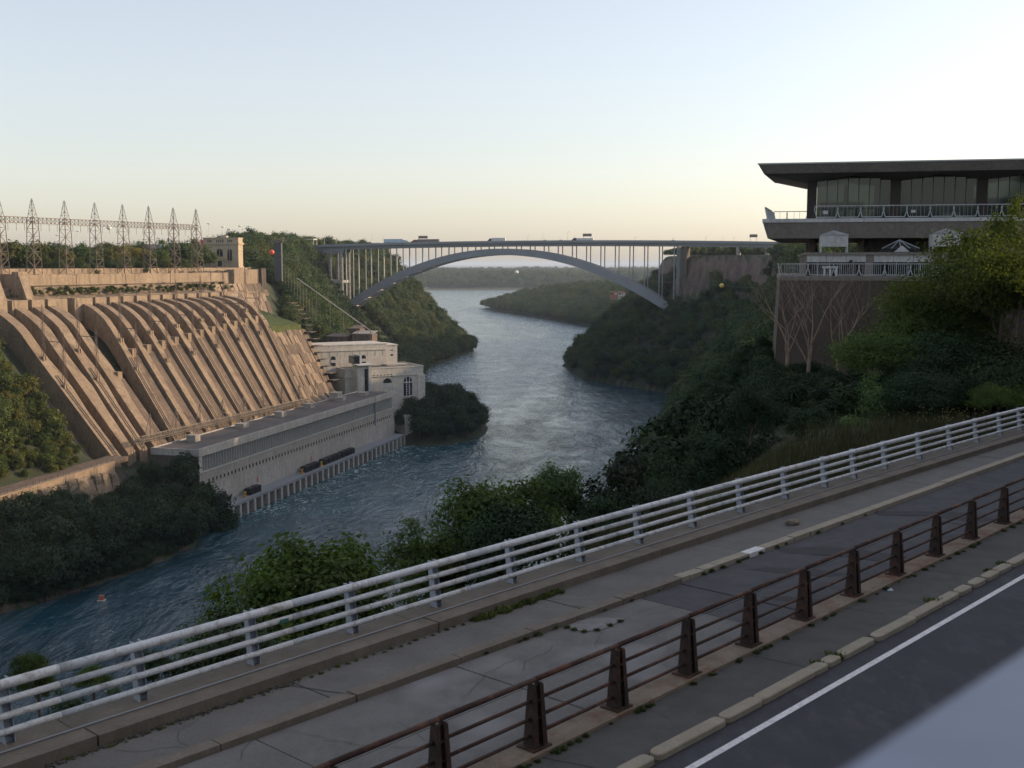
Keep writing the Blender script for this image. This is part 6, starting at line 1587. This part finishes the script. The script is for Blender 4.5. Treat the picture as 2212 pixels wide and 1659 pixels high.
# ---- parapet ledge right in front of the lens
zl = 99.5
p0 = at_z(1830, 1659, zl); p1 = at_z(2212, 1407, zl); d = (p1 - p0).normalized(); s = Vector((d.y, -d.x, 0))
if s.x < 0: s = -s
a = p0 - d * 1.5; b = p1 + d * 4
mb = MB(); mb.hexa([a + Vector((0, 0, -.12)), b + Vector((0, 0, -.12)), b + s * .5 + Vector((0, 0, -.12)), a + s * .5 + Vector((0, 0, -.12)), a, b, b + s * .5, a + s * .5])
lg = mb.build('parapet_ledge', M['ledge'], None, label='blurred pale blue-grey parapet ledge filling the bottom right corner', cat='ledge')
# ------------------------------------------------------------------ trees and shrubs close by
def hero(prefix, mats, count, **k): return proto_set(prefix, mats, count, **k)
P_near = hero('near_crown', [M['leaf_near']], 4, clumps=105, per=175, leaf=.075, rx=1.9, rz=1.7, cr=.27, zc=2.6, lobes=12, openness=.45, rag=.75)
P_big = hero('big_crown', [M['leaf_near']], 3, clumps=420, per=95, leaf=.105, rx=4.2, rz=3.2, cr=.55, zc=6.0, lobes=14, openness=.35, rag=.7)
P_shrub = hero('shrub_crown', [M['leaf_near']], 3, clumps=80, per=90, leaf=.075, rx=1.0, rz=1.1, cr=.26, zc=1.1, lobes=7, openness=.3)
def near_tree(px, py_top, Y, width, protos, label, mat, k=0, name='tree', group=None, zc_h=None, crown_h=None, cat='tree'):
    # crown as wide as the photograph shows, top at py_top
    top = at_y(px, py_top, Y); me = protos[k % len(protos)][0]
    xs = np.array([v.co[:] for v in me.vertices]); w = np.percentile(xs[:, 0], 98.5) - np.percentile(xs[:, 0], 1.5); zt = np.percentile(xs[:, 2], 99.6)
    s = (width / F * Y) / w
    z = top.z - zt * s * (crown_h or 1)
    r = tree(name, protos, top.x, Y, s, label, group, z=z + .3, k=k, mat=mat, cat=cat, squash=(crown_h or 1))
    return r
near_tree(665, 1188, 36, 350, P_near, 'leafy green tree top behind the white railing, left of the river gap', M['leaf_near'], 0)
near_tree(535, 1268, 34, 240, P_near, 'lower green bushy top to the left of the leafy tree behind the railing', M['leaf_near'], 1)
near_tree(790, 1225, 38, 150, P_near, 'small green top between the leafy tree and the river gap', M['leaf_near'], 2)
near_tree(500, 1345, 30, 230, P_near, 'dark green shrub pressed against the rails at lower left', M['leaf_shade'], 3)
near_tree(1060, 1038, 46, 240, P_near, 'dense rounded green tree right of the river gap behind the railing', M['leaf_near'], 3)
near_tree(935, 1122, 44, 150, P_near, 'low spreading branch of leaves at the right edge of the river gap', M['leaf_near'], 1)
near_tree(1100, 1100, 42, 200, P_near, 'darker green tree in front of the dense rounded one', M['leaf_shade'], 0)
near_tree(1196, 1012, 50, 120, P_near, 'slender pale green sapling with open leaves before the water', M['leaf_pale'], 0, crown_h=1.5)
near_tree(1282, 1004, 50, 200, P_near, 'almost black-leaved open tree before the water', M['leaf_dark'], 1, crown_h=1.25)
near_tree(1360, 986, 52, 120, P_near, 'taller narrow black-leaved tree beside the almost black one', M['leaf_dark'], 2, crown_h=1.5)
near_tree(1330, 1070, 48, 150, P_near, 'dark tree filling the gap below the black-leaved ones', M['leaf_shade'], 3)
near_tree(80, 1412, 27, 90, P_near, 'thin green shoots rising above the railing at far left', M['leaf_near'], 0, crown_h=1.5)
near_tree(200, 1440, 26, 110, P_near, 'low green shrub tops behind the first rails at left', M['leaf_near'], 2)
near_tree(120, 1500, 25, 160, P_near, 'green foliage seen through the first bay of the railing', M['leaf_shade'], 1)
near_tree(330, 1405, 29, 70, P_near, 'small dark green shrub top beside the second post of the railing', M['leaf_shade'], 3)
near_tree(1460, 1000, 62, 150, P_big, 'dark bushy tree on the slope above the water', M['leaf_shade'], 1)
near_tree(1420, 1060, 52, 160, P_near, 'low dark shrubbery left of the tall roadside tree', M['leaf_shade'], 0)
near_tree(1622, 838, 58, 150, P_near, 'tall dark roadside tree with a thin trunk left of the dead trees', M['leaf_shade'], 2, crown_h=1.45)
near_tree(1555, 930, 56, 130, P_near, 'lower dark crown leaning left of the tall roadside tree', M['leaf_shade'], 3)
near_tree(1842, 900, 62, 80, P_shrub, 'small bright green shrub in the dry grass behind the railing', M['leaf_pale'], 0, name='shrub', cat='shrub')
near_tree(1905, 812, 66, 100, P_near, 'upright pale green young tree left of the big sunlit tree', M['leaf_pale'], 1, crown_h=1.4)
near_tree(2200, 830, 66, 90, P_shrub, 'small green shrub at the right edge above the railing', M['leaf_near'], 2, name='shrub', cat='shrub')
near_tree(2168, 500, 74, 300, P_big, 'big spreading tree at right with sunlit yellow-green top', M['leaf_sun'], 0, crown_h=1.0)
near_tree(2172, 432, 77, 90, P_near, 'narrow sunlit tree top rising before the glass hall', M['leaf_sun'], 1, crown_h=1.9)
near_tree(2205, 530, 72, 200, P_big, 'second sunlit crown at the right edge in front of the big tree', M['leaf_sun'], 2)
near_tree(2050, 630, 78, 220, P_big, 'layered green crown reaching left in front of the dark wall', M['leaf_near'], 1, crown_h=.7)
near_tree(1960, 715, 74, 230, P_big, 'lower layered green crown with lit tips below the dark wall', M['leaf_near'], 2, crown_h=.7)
for k, (px, py, Y, w, m, lab) in enumerate(((1740, 845, 74, 150, 'leaf_near', 'green thicket at the foot of the left dead tree'), (1690, 862, 68, 120, 'leaf_shade', 'dark thicket behind the tall roadside tree'),
        (1800, 850, 70, 150, 'leaf_shade', 'dark thicket between the dead trees and the young tree'), (2010, 720, 72, 220, 'leaf_shade', 'dark thicket under the middle of the big tree'),
        (2130, 740, 70, 220, 'leaf_shade', 'dark thicket under the right side of the big tree'), (2030, 800, 66, 170, 'leaf_shade', 'shadowed bush behind the dry grass, right of the young tree'),
        (2140, 830, 64, 130, 'leaf_near', 'green bush above the railing near the right edge'), (1960, 850, 66, 110, 'leaf_shade', 'small dark bush right beside the young tree'), (1760, 880, 64, 110, 'leaf_shade', 'dark bush at the left end of the dry grass'),
        (1640, 930, 60, 110, 'leaf_shade', 'dark bush behind the trunk of the roadside tree'), (1590, 872, 76, 120, 'leaf_shade', 'dark bush on the bank left of the dark wall, upper one'), (1545, 905, 72, 120, 'leaf_shade', 'dark bush on the bank left of the dark wall, lower one'), (1740, 836, 86, 110, 'leaf_near', 'green bush at the foot of the middle dead tree'), (1830, 830, 84, 120, 'leaf_shade', 'dark bush against the foot of the wall under the layered crown'), (1700, 832, 84, 120, 'leaf_shade', 'dark bush hiding the left foot of the dark wall'), (1665, 845, 80, 100, 'leaf_shade', 'dark bush at the left corner of the dark wall'), (1790, 836, 80, 150, 'leaf_shade', 'wide dark bush under the right-hand dead tree'))):
    near_tree(px, py, Y, w, P_near if w < 170 else P_big, lab, M[m], k, name='bush', cat='bush')
# more slope wood between these and the river bank
def slope_keep(X, Y, Z_):
    return (X > EX(Y) + 4) & (X < RX(Y) - 3 + 4.5 * ((Y > 74) & (Y < 100))) & (Y < 420) & (Y > 62)
p = scatter(-60, 100, 62, 420, 5.6, slope_keep)
want = nr.uniform(.5, .8, len(p)); pxs = CX + F * p[:, 0] / p[:, 1]
lim = np.interp(pxs, [1400, 1480, 1560, 1680, 1760, 2212], [955, 868, 845, 832, 826, 826])
room = (100 - (lim - 570) / F * p[:, 1] - p[:, 2]) / 11.0
want = np.where(p[:, 1] < 230, np.minimum(want, room), want); p = p[want > .12]; want = want[want > .12]
p2 = scatter(-30, 34, 66, 170, 1.7, lambda X, Y, Z: (X > EX(Y) + 20) & (Z > 40) & (X < RX(Y) + 5 + 20 * (Y < 90)) & (X < .2208 * Y + 8 * (Y < 94)) & ((X - TO[0]) * TN[0] + (Y - TO[1]) * TN[1] < -13))
p = np.concatenate([p, p2]); want = np.concatenate([want, nr.uniform(.11, .24, len(p2))])
forest('slope_wood', p, want, 'dark tangled wood on the steep near bank below the building', NG_shade)
# rows of dry grass behind the railing
r = np.random.RandomState(4)
N = 32000
t = r.uniform(14, 52, N); off = -(.8 + np.abs(r.normal(0, 3.6, N)))
nw = -6.19 - .0230 * t + .000506 * t * t + off
X = TO[0] + TD[0] * t + TN[0] * nw; Y = TO[1] + TD[1] * t + TN[1] * nw
Zg = height(X, Y); ok = (Zg > 86.5); X, Y, Zg = X[ok], Y[ok], Zg[ok]; n = len(X)
a = r.uniform(0, 6.28, n); h_ = r.uniform(.2, .7, n); w_ = r.uniform(.012, .03, n)
bx, by = np.cos(a) * h_ * .35, np.sin(a) * h_ * .35
v = np.stack([np.stack([X - np.sin(a) * w_, Y + np.cos(a) * w_, Zg - .1], 1), np.stack([X + np.sin(a) * w_, Y - np.cos(a) * w_, Zg - .1], 1), np.stack([X + bx, Y + by, Zg + h_], 1)], 1).reshape(-1, 3)
me = np_mesh('dry_grass', v, np.arange(n * 3).reshape(n, 3), M['dry_grass'])
p = scatter(-262, -140, 360, 478, 3.2, lambda X, Y, Z: (Z > 27.52) & (Z < 90) & in_view(X, Y, Z, 110) & (fs_of(X, Y)[0] < -.15))
forest('slope_scrub', p, nr.uniform(.25, .5, len(p)), 'olive scrub between the trees of the sunlit left slope', NG_olive, 5)
obj('dry_grass', me, label='tall dry brown grass on the verge behind the white railing', cat='grass', kind='stuff')
# yellow flowers
mb = MB(); rr = random.Random(31)
for _ in range(70):
    px = rr.gauss(2040, 50); q = at_z(px, rr.uniform(882, 915), 92.0); mb.box(q.x - .02, q.x + .02, q.y - .02, q.y + .02, q.z + .1, q.z + .14)
mb.build('yellow_flowers', plain('yellow_flower', (.22, .17, .04), .7), None, label='sprinkle of yellow flowers in the dry grass at right', cat='flowers', kind='stuff')

# dead bare trees in front of the dark wall
def dead_tree(px, py, Y, h, seed, label, lean_=0.0):
    r = random.Random(seed); b = at_y(px, py, Y); root = empty('dead_tree', b, 0, label, 'dead tree', 'bare dead trees before the dark wall')
    limbs = []
    def grow(mb, p, d, L, rad, lv):
        pts = [p]; rs = [rad]; q = p.copy(); dd = d.copy(); n = 5
        for i in range(n):
            dd = (dd + Vector((r.uniform(-.26, .26), r.uniform(-.2, .2), r.uniform(0, .10)))).normalized(); q = q + dd * L / n; pts.append(q.copy()); rs.append(rad * (1 - .78 * (i + 1) / n))
            if lv > 0 and i >= 1 and r.random() < .97:
                s = Vector((r.uniform(-1, 1), r.uniform(-.6, .6), r.uniform(.1, .7))).normalized()
                nd = (dd * .75 + s * .8).normalized(); grow(mb, q, nd, L * r.uniform(.42, .7), rad * (1 - .78 * (i + 1) / n) * .8, lv - 1)
        mb.tube(pts, rs, 5, False)
    mb = MB(); mb.tube([(0, 0, -2.5), (lean_ * .5, 0, h * .12), (lean_, 0, h * .28)], [.17, .15, .13], 7); mb.build('trunk', M['dead_bark'], root)
    for k in range(5):
        mb = MB(); d = Vector((r.uniform(-.55, .55) + lean_ * .25, r.uniform(-.3, .3), 1)).normalized(); grow(mb, Vector((lean_ * (.4 + .12 * k), 0, h * (.10 + .045 * k))), d, h * r.uniform(.45, .8), r.uniform(.04, .08), 3); mb.build('limb', M['dead_bark'], root)
dead_tree(1700, 800, 92, 8.2, 3, 'bare dead tree with pale branches, leftmost before the dark wall')
dead_tree(1742, 815, 90, 9.0, 8, 'bare dead tree with upright pale branches, middle one before the dark wall', .3)
dead_tree(1800, 800, 91, 7.6, 14, 'bare dead tree leaning right with pale branches before the dark wall', .8)

# ------------------------------------------------------------------ small things on the far rim
M['lamp_white'] = plain('lamp_white', (.85, .85, .82), .4)
for n, (px, py, ph_) in enumerate(((61, 501, 20), (124, 508, 14), (168, 499, 14), (196, 494, 24), (361, 489, 20), (451, 483, 20), (481, 490, 16), (494, 495, 14), (502, 500, 12), (518, 488, 18))):
    q = at_y(px, py, 930); h = q.z - 96; r = empty('high_mast_lamp', (q.x, q.y, 96), 0, 'high mast lamp with white ring head, %s from the left above the far trees' % ORD[n], 'lamp mast', 'high mast lamps behind the dam')
    MB().tube([(0, 0, 0), (0, 0, h)], [.3, .16], 6).build('mast', M['lamp_white'], r)
    mb = MB(); sphere(mb, (0, 0, h), 1.7, 10, 6, .28); mb.build('lamp_ring', M['lamp_white'], r)
M['flag_red'] = plain('flag_red', (.50, .06, .05), .7)
for px, yt, yb, c, lab in ((364, 513, 588, 'split', 'flagpole with small red and white flag left of the gatehouse'), (434, 516, 590, 'red', 'flagpole with red flag close to the gatehouse')):
    Y = 655; b = at_y(px, yb, Y); t_ = at_y(px, yt, Y); r = empty('flagpole', (b.x, b.y, 96), 0, lab, 'flagpole', 'flagpoles on the rim')
    MB().tube([(0, 0, 0), (0, 0, t_.z - 96)], [.2, .1], 6).build('pole', M['lamp_white'], r)
    h = t_.z - 96
    mb = MB(); mb.v = [(0, 0, h - .2), (1.0, .15, h - .35), (1.9, -.1, h - .9), (1.8, .1, h - 2.9), (.9, -.1, h - 2.6), (0, 0, h - 2.4)]; mb.f = [(0, 1, 4, 5), (1, 2, 3, 4)]
    sol = mb.build('flag', M['flag_red'] if c == 'red' else M['lamp_white'], r)
    if c == 'split': mb = MB(); mb.v = [(.1, -.12, h - .3), (.8, .0, h - .4), (.8, -.2, h - 2.5), (.1, -.12, h - 2.3)]; mb.f = [(0, 1, 2, 3)]; mb.build('flag_panel', M['flag_red'], sol)
def house(px0, px1, py0, py1, Y, label, mat, roof, side=None):
    a = at_y(px0, py1, Y); b = at_y(px1, py0, Y); w = b.x - a.x; h = b.z - 95
    r = empty('house', (a.x, a.y, 95), 0, label, 'house')
    MB().box(0, w, 0, 7, 0, h).build('wall', mat, r); MB().box(-.4, w + .4, -.4, 7.4, h, h + .7).build('roof', roof, r)
    if side: MB().box(w - 2.2, w + .3, -.6, 7.2, -.0, h + .9).build('stair_wall', side, r)
    for k in range(3): MB().box(w * (.12 + .28 * k), w * (.12 + .28 * k) + 1.1, -.08, .1, h - 3.2, h - 1.6).build('window', M['dark_glass'], r)
house(316, 354, 530, 560, 690, 'grey block with bright white end wall behind the rim trees', M['wall_grey'], M['wall_grey'], M['panel_white'])
house(353, 393, 557, 580, 640, 'small cream kiosk beside the left flagpole', M['white_block'], M['white_block'])
house(284, 307, 556, 578, 640, 'small white house half hidden by yellow-green trees', M['panel_white'], M['wall_grey'])
house(208, 240, 562, 582, 620, 'low tan service house behind the parapet at left', M['wall_light'], M['wall_grey'])
# marker balls on the lines across the gorge
M['ball_red'] = plain('ball_red', (.65, .10, .05), .4); M['ball_yellow'] = plain('ball_yellow', (.65, .45, .10), .4)
for px, py, Y, rad, m, lab, pts in ((587, 545, 600, 1.35, 'ball_red', 'red marker ball on a line across the gorge, before the slab tower', ((300, 536), (1900, 700))),
        (1116, 588, 620, 1.0, 'lamp_white', 'white marker ball on a line across the gorge, beneath the arch crown', ((560, 560), (1900, 640))),
        (1559, 617, 560, 1.15, 'ball_yellow', 'yellow marker ball on a line across the gorge, before the right cliff', ((600, 560), (1900, 640))),
        (235, 491, 700, 1.5, 'lamp_white', 'white marker ball hanging in the sky behind the lattice gantry', ((-60, 480), (430, 500)))):
    c = at_y(px, py, Y); r = empty('marker_ball', c, 0, lab, 'marker ball', 'marker balls on the power lines')
    mb = MB(); sphere(mb, (0, 0, 0), rad, 14, 10); mb.build('ball', M[m], r, smooth=True)
    mb = MB(); e0 = at_y(pts[0][0], pts[0][1], Y) - c; e1 = at_y(pts[1][0], pts[1][1], Y) - c
    P = []
    for i in range(17):
        s = i / 16
        q = e0 * (1 - s * 2) if s < .5 else e1 * (s * 2 - 1)
        P.append(q)
    mb.tube(P, .035, 4); mb.build('cable', M['lattice_grey'], r)
# intake hut at the water edge, lower left; sunlight painted in as orange
c = at_z(216, 1290, .5); r = empty('water_gauge_hut', (c.x + 1, c.y - 1.5, 0), 0, 'tiny box with sunlight painted in as orange-brown at the water edge below the dark wood', 'hut')
MB().box(-.7, .7, -.6, .6, -1, 1.5).build('box', M['orange'], r); MB().box(-1.1, 1.1, -1, 1, -1.2, .1).build('base', M['white_block'], r)
# ------------------------------------------------------------------ the air
hm = bpy.data.materials.new('haze_air'); hm.use_nodes = True
ht = hm.node_tree
for n in list(ht.nodes): ht.nodes.remove(n)
ho = ht.nodes.new('ShaderNodeOutputMaterial'); hv = ht.nodes.new('ShaderNodeVolumePrincipled')
hv.inputs['Color'].default_value = (.70, .84, 1.0, 1); hv.inputs['Density'].default_value = HAZE_DENSITY
hv.inputs['Anisotropy'].default_value = 0.0
ht.links.new(hv.outputs[0], ho.inputs['Volume'])
MB().box(-43000, 43000, -300, 61000, -11, 152).build('haze', hm, label='thin morning haze lying in the gorge and over the plain', kind='stuff')
